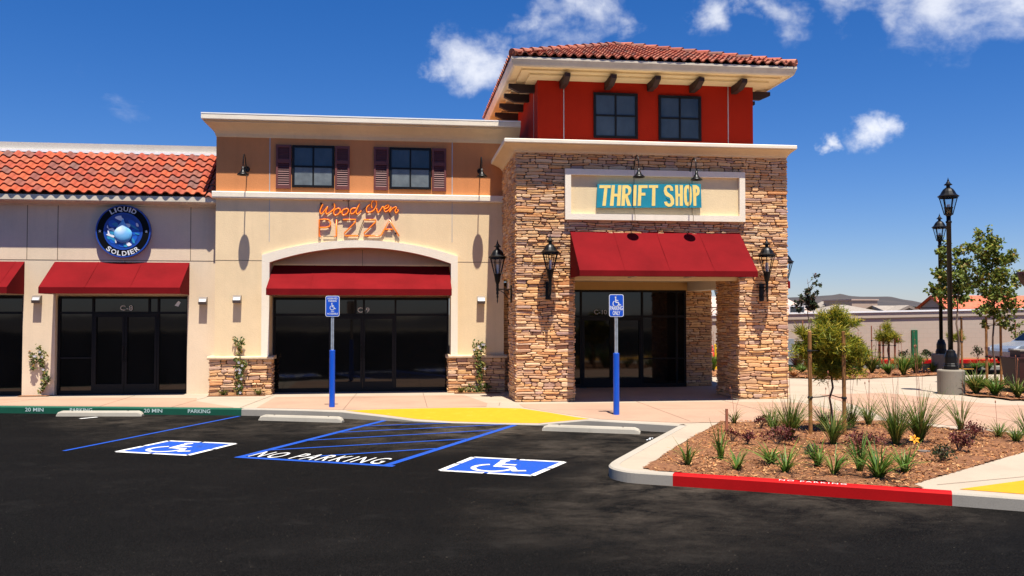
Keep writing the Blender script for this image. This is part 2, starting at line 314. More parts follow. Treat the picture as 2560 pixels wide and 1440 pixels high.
def thing(name, label, cat, loc=(0, 0, 0), group=None):
    o = bpy.data.objects.new(name, None); o.empty_display_size = .2; col.objects.link(o); o.location = loc; ORG[o.name] = Vector(loc)
    o['label'] = label; o['category'] = cat
    if group: o['group'] = group
    return o
def dup(root, loc, rz=0, label=None, scale=1):
    r = root.copy(); col.objects.link(r); r.location = loc; r.rotation_euler.z = rz; r.scale = (scale,)*3
    if label: r['label'] = label
    for ch in root.children:
        c = ch.copy(); col.objects.link(c); c.parent = r
        for g in ch.children:
            d = g.copy(); col.objects.link(d); d.parent = c
    return r
def struct(name, mb, mat, **kw): return mb.build(name, mat, kind='structure', **kw)
def textmb(txt, h, w=None, org=(0, 0, 0), ux=(1, 0, 0), uy=(0, 0, 1), off=0., depth=.004, align='CENTER', shear=0, gap=1.):
    cu = bpy.data.curves.new('t', 'FONT'); cu.body = txt; cu.align_x = 'LEFT'; cu.offset = off; cu.space_character = gap; cu.resolution_u = 4; cu.shear = shear
    ob = bpy.data.objects.new('t', cu); col.objects.link(ob); bpy.context.view_layer.update()
    dg = bpy.context.evaluated_depsgraph_get(); me = bpy.data.meshes.new_from_object(ob.evaluated_get(dg))
    vs = [v.co.copy() for v in me.vertices]; fs = [tuple(p.vertices) for p in me.polygons]
    bpy.data.objects.remove(ob); bpy.data.curves.remove(cu); bpy.data.meshes.remove(me)
    x0 = min(v.x for v in vs); x1 = max(v.x for v in vs); y0 = min(v.y for v in vs); y1 = max(v.y for v in vs)
    sy = h/(y1-y0); sx = (w/(x1-x0)) if w else sy
    ux = Vector(ux); uy = Vector(uy); nn = ux.cross(uy).normalized(); org = Vector(org); dx = (x1-x0)*sx*(.5 if align == 'CENTER' else 0)
    mb = MB(); mb.add([org+ux*((v.x-x0)*sx-dx)+uy*((v.y-y0)*sy)+nn*depth for v in vs], fs); return mb
def merge(*mbs):
    r = MB()
    for m_ in mbs: r.add(m_.v, m_.f)
    return r
def strip(mb, pts, w, z):               # flat painted line along pts (xy)
    for a, b in zip(pts[:-1], pts[1:]):
        a = Vector(a[:2]); b = Vector(b[:2]); d = (b-a).normalized(); n = Vector((-d.y, d.x))*w/2
        mb.add([(*(a-n), z), (*(b-n), z), (*(b+n), z), (*(a+n), z)], [(0, 1, 2, 3)])
    return mb

# ---------------------------------------------------------------- stone veneer: every stone modelled
def stones(mb, org, ux, nrm_, W, H, seed, stop=None, wob=.018):
    rnd = random.Random(seed); org = Vector(org); ux = Vector(ux); nn = Vector(nrm_); uz = Vector((0, 0, 1)); z = 0
    def wv(u, zz): return wob*noise.noise(Vector((u*1.7+seed*3, zz*2.3, seed)))*2 if 0.03 < zz < H-.03 else 0
    while z < H-.02:
        h = rnd.choice((.045, .052, .06, .07, .08, .10))*rnd.uniform(.9, 1.1)
        if H-(z+h) < .045: h = H-z
        u = -rnd.uniform(0, .012)
        while u < W-.01:
            l = rnd.uniform(.12, .30) if rnd.random() < .6 else rnd.uniform(.28, .48)
            if W-(u+l) < .09: l = W-u+rnd.uniform(0, .012)
            splits = [(0, 1)] if (h < .1 or rnd.random() < .55) else [(0, .5), (.5, 1)]
            for s0, s1 in splits:
                g = rnd.uniform(.003, .008); a0 = u+g; a1 = u+l-g; b0 = z+h*s0+g*.8; b1 = z+h*s1-g*.8
                d = rnd.uniform(.025, .062); cr = min(.022, (b1-b0)*.35); ins = min(.012, (b1-b0)*.2)
                base = []
                for (x, y) in ((a0+cr, b0), ((a0*2+a1)/3, b0), ((a0+a1*2)/3, b0), (a1-cr, b0), (a1, b0+cr), (a1, b1-cr), (a1-cr, b1), ((a0+a1*2)/3, b1), ((a0*2+a1)/3, b1), (a0+cr, b1), (a0, b1-cr), (a0, b0+cr)):
                    base.append((x+rnd.uniform(-.006, .006), y+wv(x, y)+rnd.uniform(-.006, .006)))
                cx = (a0+a1)/2; cy = (b0+b1)/2+wv((a0+a1)/2, (b0+b1)/2)
                tl = rnd.uniform(-.012, .012)
                def P(x, y, dd): return org+ux*x+uz*y+nn*dd
                def ring(k, dd): return [P(cx+(x-cx)*(1-k*ins/max(.02, (a1-a0)/2)), cy+(y-cy)*(1-k*ins/max(.02, (b1-b0)/2)), dd+tl*(x-cx)/max(.1, a1-a0)) for x, y in base]
                r0 = [P(x, y, -.005) for x, y in base]; r1 = [p_+nn*(.0) for p_ in [P(x, y, d*.7) for x, y in base]]; r2 = ring(1, d)
                n = 12; vs = r0+r1+r2
                fs = [(i, (i+1) % n, (i+1) % n+n, i+n) for i in range(n)]+[(i+n, (i+1) % n+n, (i+1) % n+2*n, i+2*n) for i in range(n)]+[tuple(range(2*n, 3*n))]
                if ux.cross(uz).dot(nn) < 0: fs = [f_[::-1] for f_ in fs]
                mb.add(vs, fs)
            u += l
        z += h
    return mb
F_, L_, R_ = ((1, 0, 0), (0, -1, 0)), ((0, 1, 0), (-1, 0, 0)), ((0, 1, 0), (1, 0, 0))

# ---------------------------------------------------------------- clay S-tiles
def tiles(mb, origin, ux, up, cols, rows, sp, ln, seed, keep=None, thick=.02, amp=.060):
    rnd = random.Random(seed); origin = Vector(origin); ux = Vector(ux).normalized(); up = Vector(up).normalized(); nn = ux.cross(up).normalized(); K = 8
    for r_ in range(rows):
        for c in range(cols):
            if keep and not keep((c+.5)*sp, (r_+.5)*ln): continue
            j = rnd.uniform(-.006, .006)
            prof = []
            for k in range(K+1):
                q = k/K; x = q*sp*1.02
                hgt = amp*math.sin(math.pi*min(1, q/.62)) if q < .62 else -amp*.30*math.sin(math.pi*(q-.62)/.38)
                prof.append((x, hgt))
            vs = []
            for (dy, lift) in ((0, .058), (ln*1.06, .010)):
                for (x, hh) in prof: vs.append(origin+ux*(c*sp+x)+up*(r_*ln+dy+j)+nn*(hh+lift))
            for (x, hh) in prof: vs.append(origin+ux*(c*sp+x)+up*(r_*ln+j)+nn*(hh+lift*0+.058-thick-.012))
            n = K+1; fs = [(i, i+1, i+1+n, i+n) for i in range(K)]+[(i+2*n, i+1+2*n, i+1, i) for i in range(K)]
            mb.add(vs, fs)
    return mb

# ================================================================ GROUND
WZ = -.15
def XY(*ps): return [tuple(p) for p in ps]
lot = struct('parking_lot', MB().poly([(-90, -70), (90, -70), (90, 62), (-90, 62)], WZ), 'asphalt')
g_ = MB(); g_.poly([(-3000, -3000), (3000, -3000), (3000, 3000), (-3000, 3000)], -.22); struct('ground', g_, 'dirt')
kline = [(-16, 22.3, 0), (-8.7, 20.85, 0), (-6, 20.3, 0), (-3.4, 19.72, 0), (-2.2, 19.35, 0), (-1.2, 18.9, 0), (-.4, 18.45, -.05), (.3, 18.1, -.11), (1.0, 17.8, -.13), (1.9, 17.5, -.135), (2.7, 17.2, -.12), (3.3, 16.95, -.04), (3.6, 16.8, 0), (4.4, 16.3, 0), (5.12, 15.8, 0)]
def offs(line, w):
    out = []
    for i, p in enumerate(line):
        a = Vector(line[max(i-1, 0)][:2]); b = Vector(line[min(i+1, len(line)-1)][:2]); d = (b-a).normalized()
        out.append((p[0]-d.y*w, p[1]+d.x*w, p[2] if len(p) > 2 else 0))
    return out
def kerb(line, w=.15, c=.02):
    mb = MB(); o0 = line; o1 = offs(line, c); o2 = offs(line, w); n = len(line); vs = []
    for i in range(n):
        zt = line[i][2]; ch = min(c, (zt-WZ)*.5)
        vs += [(o0[i][0], o0[i][1], WZ-.05), (o0[i][0], o0[i][1], zt-ch), (o1[i][0], o1[i][1], zt), (o2[i][0], o2[i][1], zt), (o2[i][0], o2[i][1], WZ-.05)]
    fs = []
    for i in range(n-1):
        for k in range(4): a = i*5+k; fs.append((a, a+5, a+6, a+1))
    fs += [(0, 1, 2, 3, 4), tuple((n-1)*5+k for k in (4, 3, 2, 1, 0))]
    return mb.add(vs, fs)
inner = offs(kline, .15)
gk = struct('green_kerb', kerb(kline[:4]), 'kgreen'); struct('kerb', kerb(kline[3:]), 'kerb')
for px_, tx in ((63, '20 MIN'), (175, 'PARKING'), (360, '20 MIN'), (470, 'PARKING')):
    wpx = 46 if tx[0] == '2' else 56
    a = gp(px_, 1020, -.07); 
    def onk(px0):                        # point of the kerb face line under a bearing
        d = dirpx(px0, 1020); best = None
        for p, q in zip(kline[:3], kline[1:4]):
            p2 = Vector(p[:2]); q2 = Vector(q[:2]); e = q2-p2; det = d.x*(-e.y)+d.y*e.x
            t_ = (p2.x*(-e.y)+p2.y*e.x)/det; s_ = (d.x*p2.y-d.y*p2.x)/det
            if 0 <= s_ <= 1: best = Vector((d.x*t_, d.y*t_))
        return best
    a = onk(px_); b_ = onk(px_+wpx); ux = (b_-a)
    textmb(tx, .082, ux.length, (a.x, a.y, -.105), (ux.normalized().x, ux.normalized().y, 0), (0, 0, 1), .012, .005, 'LEFT').build('kerb_lettering', 'kwhite', gk)
rampb = [(-1.13, 19.04, 0), (-.3, 19.2, 0), (.5, 19.28, 0), (1.3, 19.3, 0), (2.0, 19.2, 0), (2.6, 19.0, 0), (3.1, 18.1, 0), (3.45, 17.3, 0), (3.68, 16.93, 0)]
# sidewalk and plaza
bed_back = [(6.14, 16.32), (7.68, 16.25), (9.12, 15.88), (9.9, 14.6), (10.8, 13.3)]
side = [(p[0], p[1]) for p in inner[:6]]+[(p[0], p[1]) for p in rampb[1:-1]]+[(p[0], p[1]) for p in inner[12:]]+[(5.25, 15.95)]+bed_back+[(30, 9), (34, 26), (20, 27.6), (17.6, 27.2), (13.6, 25.9), (12.3, 26.9), (9.6, 27.8), (9.6, 40), (-16, 40)]
sw = struct('sidewalk', MB().poly(side, 0, -.2), 'concrete')
ri = [p for p in inner[5:13]]
rm = MB(); A = ri; Bk = [rampb[round(i*(len(rampb)-1)/(len(A)-1))] for i in range(len(A))]
def lerp(line, t_):
    k = t_*(len(line)-1); i = min(int(k), len(line)-2); f = k-i; return Vector(line[i])*(1-f)+Vector(line[i+1])*f
NR, NC = 24, 6; vs = []
for i in range(NR+1):
    p = lerp(A, i/NR); q = lerp(rampb, i/NR)
    for j in range(NC+1): v = p*(1-j/NC)+q*(j/NC); vs.append((v.x, v.y, v.z+.003))
rm.add(vs, [(i*(NC+1)+j, (i+1)*(NC+1)+j, (i+1)*(NC+1)+j+1, i*(NC+1)+j+1) for i in range(NR) for j in range(NC)])
struct('kerb_ramp', rm, 'pyellow')
# rose coloured paving panels and joints
pk = MB()
for poly in ([(-9.1, 21.15), (-3.6, 19.98), (-4.75, 21.55), (-4.9, 22.3), (-8.3, 22.95), (-16, 24), (-16, 22.7)],
             [(-3.1, 19.85), (-1.2, 19.2), (.5, 19.42), (1.9, 19.42), (2.0, 20.2), (1.6, 22.3), (-3.05, 22.35)],
             [(2.7, 19.15), (3.3, 17.9), (3.9, 16.85), (5.3, 16.1), (9.2, 16.1), (9.2, 19.4), (7.5, 19.9), (2.7, 19.9)],
             [(9.4, 16.1), (11, 13.6), (24, 11.5), (24, 15), (13.4, 18.4), (12.5, 21.5), (10.6, 21.3), (10.0, 18)]):
    pk.poly(poly, .004)
pk.build('coloured_paving', 'pink', sw)
jt = MB()
for l_ in ([(-9.24, 21.25), (-8.33, 23.2)], [(-4.97, 20.2), (-4.7, 22.6)], [(-3.46, 19.9), (-3.15, 23.0)], [(-6.6, 20.6), (-6.6, 23.2)], [(-1.2, 19.2), (-1.1, 23)], [(.6, 19.5), (.6, 23)], [(2.2, 19.6), (2.3, 20.3)],
           [(-16, 23.0), (-4.7, 22.1), (2.6, 21.8)], [(5.5, 16.3), (5.5, 20.2)], [(7.6, 16.5), (7.6, 20.2)], [(9.3, 16.1), (9.4, 27)], [(3.1, 18.6), (9.4, 18.4), (20, 17.2)], [(9.4, 21.2), (14, 20.8)], [(11.5, 14), (12.5, 27)], [(9.4, 24), (20, 24)]):
    strip(jt, l_, .012, .007)
jt.build('paving_joint', 'groove', sw)
# planted island
isl = [(5.12, 15.8, 0), (4.5, 14.75, 0), (3.87, 13.68, 0), (3.3, 12.7, 0), (2.93, 12.05, 0), (2.82, 11.75, 0), (2.83, 11.5, 0), (2.95, 11.28, 0), (3.15, 11.14, 0), (3.47, 10.98, 0)]
redl = [(3.47, 10.98, 0), (4.3, 10.54, 0), (5.2, 10.05, 0), (6.29, 9.44, 0)]; endl = [(6.29, 9.44, 0), (6.89, 9.08, 0), (12, 6.0, 0)]
def crm(P, k=4):
    P = [Vector(p) for p in P]; o = []
    for i in range(len(P)-1):
        p0 = P[max(i-1, 0)]; p1 = P[i]; p2 = P[i+1]; p3 = P[min(i+2, len(P)-1)]
        for j in range(k): t = j/k; o.append(tuple(.5*((2*p1)+(p2-p0)*t+(2*p0-5*p1+4*p2-p3)*t*t+(3*p1-p0-3*p2+p3)*t**3)))
    return o+[tuple(P[-1])]
isl = crm(isl)
struct('island_kerb', kerb(isl), 'kerb', smooth=False); rk = struct('red_kerb', kerb(redl), 'kred'); struct('kerb_end', kerb(endl), 'kerb')
bed = [(6.14, 16.32), (7.68, 16.25), (9.12, 15.88), (9.9, 14.6), (10.8, 13.3), (9.21, 12.08), (6.1, 9.95), (6.1, 9.71), (3.53, 11.13), (3.35, 11.25), (3.22, 11.45), (4.39, 13.5)]
ii = offs(isl, .15)
band = [(p[0], p[1]) for p in ii[:-2]]+[(3.53, 11.12), (3.35, 11.24), (3.21, 11.45), (4.38, 13.5), (6.14, 16.33), (5.25, 15.96)]
struct('island_border', MB().poly(band, -.004, -.2), 'concrete')
# sloping mulch bed with bumps
def inpoly(x, y, P_):
    c = False
    for i in range(len(P_)):
        x1, y1 = P_[i][:2]; x2, y2 = P_[i-1][:2]
        if (y1 > y) != (y2 > y) and x < (x2-x1)*(y-y1)/(y2-y1)+x1: c = not c
    return c
def chips(P_, n, z, sz, seed, zf=None):
    rnd = random.Random(seed); mb = MB(); xs = [p[0] for p in P_]; ys = [p[1] for p in P_]; k = 0
    while k < n:
        x = rnd.uniform(min(xs), max(xs)); y = rnd.uniform(min(ys), max(ys))
        if not inpoly(x, y, P_): continue
        if sz < .04 and rnd.random() > (14/max(14, y+4))**1.0: continue
        k += 1; a = rnd.uniform(0, 6.3); l = sz*rnd.uniform(.5, 1.6); w = l*rnd.uniform(.15, .4); t_ = Vector((math.cos(a), math.sin(a), rnd.uniform(-.5, .6))).normalized()*l
        s_ = Vector((-math.sin(a), math.cos(a), rnd.uniform(-.7, .7))).normalized()*w; c = Vector((x, y, z+rnd.uniform(.0, .022)+(zf(x, y) if zf else 0)))
        mb.add([c-t_-s_, c+t_-s_*.6, c+t_*.9+s_, c-t_*.8+s_], [(0, 1, 2, 3)])
    return mb
def mulchbed(P_, z, step):
    mb = MB(); xs = [p[0] for p in P_]; ys = [p[1] for p in P_]; nx = int((max(xs)-min(xs))/step)+1; ny = int((max(ys)-min(ys))/step)+1; idx = {}
    vs = []; fs = []
    def V(i, j):
        if (i, j) not in idx:
            x = min(xs)+i*step; y = min(ys)+j*step; idx[i, j] = len(vs); vs.append((x, y, z+.012+.035*noise.noise(Vector((x*1.3, y*1.3, 3)))+.02*noise.noise(Vector((x*5, y*5, 1)))))
        return idx[i, j]
    for i in range(nx):
        for j in range(ny):
            x = min(xs)+(i+.5)*step; y = min(ys)+(j+.5)*step
            if inpoly(x, y, P_): fs.append((V(i, j), V(i+1, j), V(i+1, j+1), V(i, j+1)))
    return mb.add(vs, fs)
mb_ = mulchbed(bed, -.012, .05); mb_.poly(bed, -.006); struct('planting_bed', mb_, 'mulch', smooth=True)
chips(bed, 15000, -.005, .022, 5).build('bark_mulch', 'chip', kind='stuff', label='coarse brown bark chips covering the front planting bed', category='mulch')
pth = [(6.1, 9.70), (6.1, 9.95), (9.21, 12.08), (10.8, 13.3), (30, 9), (30, -2), (12.08, 6.13), (6.97, 9.21), (6.37, 9.57)]
pt = struct('path', MB().poly(pth, -.002, -.2), 'concrete')
strip(MB(), [(6.4, 9.9), (9.2, 10.6), (12, 10.9)], .012, .004).build('paving_joint', 'groove', pt)
MB().poly([(6.5, 9.62), (7.7, 10.05), (9.5, 10.2), (12.5, 8.3), (12.08, 6.35), (6.99, 9.3)], .003).build('warning_surface', 'pyellow', pt)
d_ = (Vector((6.29, 9.44))-Vector((3.47, 10.98))).normalized(); nrm2 = Vector((-d_.y, d_.x))
p0 = Vector((4.62, 10.372))+nrm2*.035
textmb('NO PARKING', .075, .78, (p0.x, p0.y, 0), (d_.x, d_.y, 0), (nrm2.x, nrm2.y, 0), .01, .003, 'LEFT', gap=1.3).build('kerb_lettering', 'pwhite', rk)
# painted markings of the lot
zl = WZ+.004
strip(MB(), [(-5.35, 15.0), (-3.42, 19.6)], .075, zl).build('stall_line', 'pblue', lot)
strip(MB(), [gp(200, 1047, WZ)[:2], gp(243, 1043, WZ)[:2]], .1, zl).build('stall_stripe', 'pwhite', lot)
h = MB(); A1 = gp(600, 1143, WZ); A2 = gp(968, 1050, WZ); B1 = gp(962, 1165, WZ); B2 = gp(1290, 1062, WZ); dd = (A2-A1).normalized()*.05
strip(h, [A1[:2], A2[:2]], .12, zl); strip(h, [B1[:2], B2[:2]], .12, zl+.0008); strip(h, [gp(590, 1143, WZ)[:2], gp(985, 1166, WZ)[:2]], .12, zl+.0016)
for a, b_ in [((669, 1126), (1168, 1098)), ((763, 1102), (1233, 1076)), ((841, 1082), (1274, 1061)), ((905, 1066), (1180, 1056)), ((800, 1141), (1090, 1122))]:
    strip(h, [gp(*a, WZ)[:2], gp(*b_, WZ)[:2]], .07, zl+.0024)
h.build('hatched_aisle', 'pblue', lot)
o1 = gp(618, 1142, WZ); o2 = gp(945, 1161, WZ); ux = (o2-o1); upv = (A2-A1).normalized()
textmb('NO PARKING', .52, ux.length, (o1.x, o1.y, zl+.003), (ux.normalized().x, ux.normalized().y, 0), (upv.x, upv.y, 0), .0, .0, 'LEFT', gap=1.25).build('no_parking_lettering', 'pwhite', lot)
def isa(c, ux, uy, s, z, parent, wmat='pwhite', nm='wheelchair_symbol'):     # International accessibility figure, unit box 0..1
    def P(u, v): return c+ux*(u*s)+uy*(v*s)
    mb = MB(); n3 = ux.cross(uy); cnt = [0]
    def seg(a, b, w):
        a = P(*a); b = P(*b); d = (b-a).normalized(); k = n3.cross(d).normalized()*w*s/2; e = d*w*s*.3
        cnt[0] += 1; zz_ = z+.0004*cnt[0]; vs = [a-k-e, b-k+e, b+k+e, a+k-e]; vs = [v+n3*zz_ for v in vs]; mb.add(vs, [(0, 1, 2, 3)])
    def disc(a, r):
        mb.add([P(a[0]+r*math.cos(t_), a[1]+r*math.sin(t_))+n3*z for t_ in [i*math.pi/8 for i in range(16)]], [tuple(range(16))])
    disc((.42, .90), .075)
    seg((.42, .78), (.45, .44), .10); seg((.44, .62), (.66, .60), .075); seg((.45, .43), (.68, .41), .10); seg((.68, .41), (.80, .15), .09); seg((.80, .15), (.92, .20), .08)
    vs = []
    for i in range(25):
        t_ = R(118+i*238/24)
        for rr_ in (.232, .308): vs.append(P(.44+rr_*math.cos(t_), .30+rr_*math.sin(t_))+n3*z)
    mb.add(vs, [(2*i, 2*i+1, 2*i+3, 2*i+2) for i in range(24)])
    return mb
def symbol(P1, P2, P3, P4):
    c = (P1+P2+P3+P4)/4
    q = MB().add([(v.x, v.y, zl) for v in (P1, P4, P3, P2)], [(0, 1, 2, 3)]); o = q.build('accessible_bay_panel', 'pblue', lot)
    w = MB()
    def sg(a, b):
        d = (b-a).normalized(); a2 = a; L = (b-a).length
        strip(w, [(a)[:2], (a+d*(L*.5-.03))[:2]], .09, zl+.003); strip(w, [(a+d*(L*.5+.03))[:2], b[:2]], .09, zl+.003)
    for a, b_ in ((P1, P2), (P2, P3), (P3, P4), (P4, P1)): sg(a, b_)
    w.build('white_border', 'pwhite', o)
    ux = ((P4-P1)+(P3-P2)).normalized(); uy = Vector((-ux.y, ux.x, 0)); s_ = (P4-P1).length*.78
    isa(c-ux*s_*.52-uy*s_*.48, ux, uy, s_, .004, o).build('wheelchair_symbol', 'pwhite', o)
for v in ([(292, 1130), (422, 1103), (588, 1110), (470, 1139)], [(1102, 1177), (1184, 1144), (1410, 1156), (1330, 1190)]):
    symbol(*[Vector((*gp(*q, WZ)[:2], zl)) for q in v])
# wheel stops
def wheelstop(c, rz, label):
    L = .92; mb = MB(); prof = [(-.085, 0), (-.075, .075), (-.05, .11), (.05, .11), (.075, .075), (.085, 0)]
    vs = []; xs = (-L, -L+.03, -L+.10, L-.10, L-.03, L); ks = (.35, .75, 1, 1, .75, .35)
    for x, k in zip(xs, ks): vs += [(x, y*(.8+.2*k), z*k) for y, z in prof]
    n = len(prof); fs = [(i*n+j, (i+1)*n+j, (i+1)*n+j+1, i*n+j+1) for i in range(5) for j in range(n-1)]+[tuple(range(n)), tuple(5*n+k for k in range(n))[::-1]]
    t_ = thing('wheel_stop', label, 'wheel stop', (0, 0, 0), 'concrete wheel stops at the parking bays'); 
    mb.add(vs, [f[::-1] for f in fs]).build('concrete_bar', 'stopc', t_)
    for x in (-.6, .6): MB().lathe([(.018, 0), (.018, .006)], (x, 0, .109), 8).build('anchor_pin', 'brown', t_)
    t_.location = (c[0], c[1], WZ); t_.rotation_euler.z = rz; return t_
for a, b_, lb in [((150, 1041), (345, 1041), 'concrete wheel stop in front of the green 20 minute kerb'), ((648, 1051), (858, 1057), 'concrete wheel stop in the bay beside the reserved parking sign post'), ((1358, 1077), (1605, 1086), 'concrete wheel stop in the bay left of the planted island')]:
    A_ = gp(*a, WZ); B_ = gp(*b_, WZ); c = (A_+B_)/2; d = B_-A_; wheelstop((c.x, c.y+.08), math.atan2(d.y, d.x), lb)
c = gp(1621, 1101, WZ); mb = MB()
for k in range(3):
    q = [(c.x+.035*math.cos(a+k)+.025*k, c.y+.025*math.sin(a+k), WZ+.01+.015*k+.008*math.sin(a*3)) for a in [i*math.pi/3.5 for i in range(7)]]; mb.add(q, [tuple(range(7))])
mb.build('paper_litter', 'white', loc=(c.x, c.y, WZ), label='crumpled scrap of white paper on the asphalt by the island kerb', category='litter')

# ================================================================ LEFT SHOP
YW, YS = 23.5, 23.68
def window(root, x0, x1, z0, z1, y, fr=.055, blind=None, nm='window', proud=.045):
    f = MB()
    f.box(x0, x1, y-proud, y+.03, z0, z0+fr); f.box(x0, x1, y-proud, y+.03, z1-fr, z1)
    f.box(x0, x0+fr, y-proud, y+.03, z0+fr, z1-fr); f.box(x1-fr, x1, y-proud, y+.03, z0+fr, z1-fr)
    xm = (x0+x1)/2; zm = (z0+z1)/2
    f.box(xm-.02, xm+.02, y-proud+.004, y+.03, z0+fr, z1-fr); f.box(x0+fr, x1-fr, y-proud+.008, y+.03, zm-.02, zm+.02)
    w = f.build(nm, 'frame', root)
    MB().box(x0+fr, x1-fr, y-.01, y+.02, z0+fr, z1-fr).build('pane', 'glassup', w)
    if blind:
        MB().box(x0+fr+.015, x1-fr-.015, y-.014, y-.006, z0+fr+.01, z0+fr+blind).build('blind', 'blind', w)
    return w
def storefront(root, x0, x1, z1, y, verts, upper, trans, doors, num, numx, low=None):
    f = MB(); w = .05; yf = y-.05
    f.box(x0, x1, yf, y+.05, z1-.06, z1); f.box(x0, x0+w, yf, y+.05, 0, z1-.06); f.box(x1-w, x1, yf, y+.05, 0, z1-.06); f.box(x0+w, x1-w, yf+.003, y+.05, 0, .1)
    for v in verts: f.box(v-w/2, v+w/2, yf+.004, y+.05, .1, z1-.06)
    for v in upper: f.box(v-.025, v+.025, yf+.006, y+.05, trans+.03, z1-.06)
    f.box(x0+w, x1-w, yf+.008, y+.05, trans-.03, trans+.03)
    if low: f.box(low[0], low[1], yf+.010, y+.05, low[2]-.02, low[2]+.02)
    sf = f.build('storefront', 'frame', root)
    MB().box(x0+w, x1-w, y, y+.02, .1, z1-.06).build('glass', 'glass', sf)
    for (a, b_) in doors:
        d = MB(); d.box(a+.005, a+.06, yf-.012, y-.004, .03, trans-.035); d.box(b_-.06, b_-.005, yf-.012, y-.004, .03, trans-.035); d.box(a+.06, b_-.06, yf-.012, y-.004, .03, .26); d.box(a+.06, b_-.06, yf-.012, y-.004, trans-.11, trans-.035)
        d.build('door', 'frame', root)
    if len(doors) == 2:
        xm = doors[0][1]
        for s_ in (-1, 1):
            hd = MB(); hd.tube([(xm+s_*.04, yf-.015, .85), (xm+s_*.04, yf-.06, .88), (xm+s_*.04, yf-.06, 1.22), (xm+s_*.04, yf-.015, 1.25)], .011, 6); hd.build('door_handle', 'black', root)
    if num: textmb(num[0], .13, num[1], (numx, yf+.02, trans+.06), off=.004, depth=.01).build('unit_number', 'numwhite', root)
M['numwhite'] = plain('vinyl number', (.52, .51, .50), .6)
L = thing('shop_building', 'pale stucco shop wing with red tile roof at the left of the row', 'building', (-7, YW, 0))
w = MB(); w.box(-13.2, -4.72, YW, YW+.18, 2.53, 4.95)
for a, b_ in ((-9.4, -8.63), (-5.42, -4.68)): w.box(a, b_, YW, YW+.18, 0, 2.53)
w.box(-13.2, -12.7, YW, YW+.18, 0, 2.53); w.box(-13.4, -4.6, YW+.9, YW+7, 0, 4.8); w.box(-8.63, -5.42, YW+.16, YW+.3, 2.47, 2.55)
w.build('wall', 'pale', L)
j = MB()
for x in (-9.33, -8.6, -5.36): j.box(x-.008, x+.008, YW-.003, YW+.02, 3.42 if x != 9 else 0, 4.8)
j.box(-13, -4.72, YW-.0035, YW+.02, 3.41, 3.425); j.box(-6.98, -6.964, YW-.003, YW+.02, 2.6, 3.41); j.build('wall_joint', 'groove', L)
storefront(L, -8.61, -5.42, 2.5, YS, [-7.77, -6.17], [-6.4], 2.08, [(-7.745, -6.99), (-6.99, -6.195)], ('C-8', .31), -6.96, (-8.56, -7.8, .93))
storefront(L, -12.68, -9.42, 2.5, YS, [-11.0, -10.1], [], 2.08, [], None, 0)
MB().add([(-5.78, YS-.002, 2.27), (-5.69, YS-.002, 2.24), (-5.63, YS-.002, 2.35), (-5.69, YS-.002, 2.39)], [(0, 1, 2, 3)]).build('window_sticker', 'bulb', L)
g = MB(); g.extr([(YW-.34, 4.88), (YW-.36, 4.90), (YW-.36, 5.03), (YW-.30, 5.03), (YW-.30, 4.93), (YW+.05, 4.93), (YW+.05, 4.80), (YW-.04, 4.80), (YW-.06, 4.84), (YW-.28, 4.86)], -13.4, -4.63, 'X'); g.build('gutter', 'gutter', L)
# roof slope
sl = R(38); up = (0, math.cos(sl), math.sin(sl)); cols = 31; sp = .262; x0 = -4.93-cols*sp
tl = MB(); tiles(tl, (x0, YW-.36, 5.06), (1, 0, 0), up, cols, 7, sp, .298, 3); tl.build('tile_roof', 'tile', L)
dk = MB(); dk.add([(-13.3, YW-.3, 5.02), (-4.7, YW-.3, 5.02), (-4.7, YW-.3+1.62, 5.02+1.27), (-13.3, YW-.3+1.62, 5.02+1.27)], [(0, 1, 2, 3)])
dk.add([(-4.95, YW-.3, 5.02), (-4.95, YW+1.32, 5.02+1.27), (-4.95, YW+1.32, 5.02+1.3+.06), (-4.95, YW-.3, 5.09)], [(0, 1, 2, 3)]); dk.build('roof_underlay', 'mortar', L)
v = MB(); tiles(v, (-4.93, YW-.36, 4.97), (1, 0, 0), up, 1, 7, .24, .298, 5); v.build('valley_tile', 'tiledull', L)
yb = YW-.36+8*.262*math.cos(sl); zb = 5.06+8*.262*math.sin(sl)
p = MB(); p.box(-13.3, -4.6, yb+.10, yb+.4, zb-.5, zb+.30); p.build('parapet', 'parapet', L)
c = MB(); c.box(-13.3, -4.6, yb+.02, yb+.42, zb+.03, zb+.10); c.build('flashing', 'cap', L)

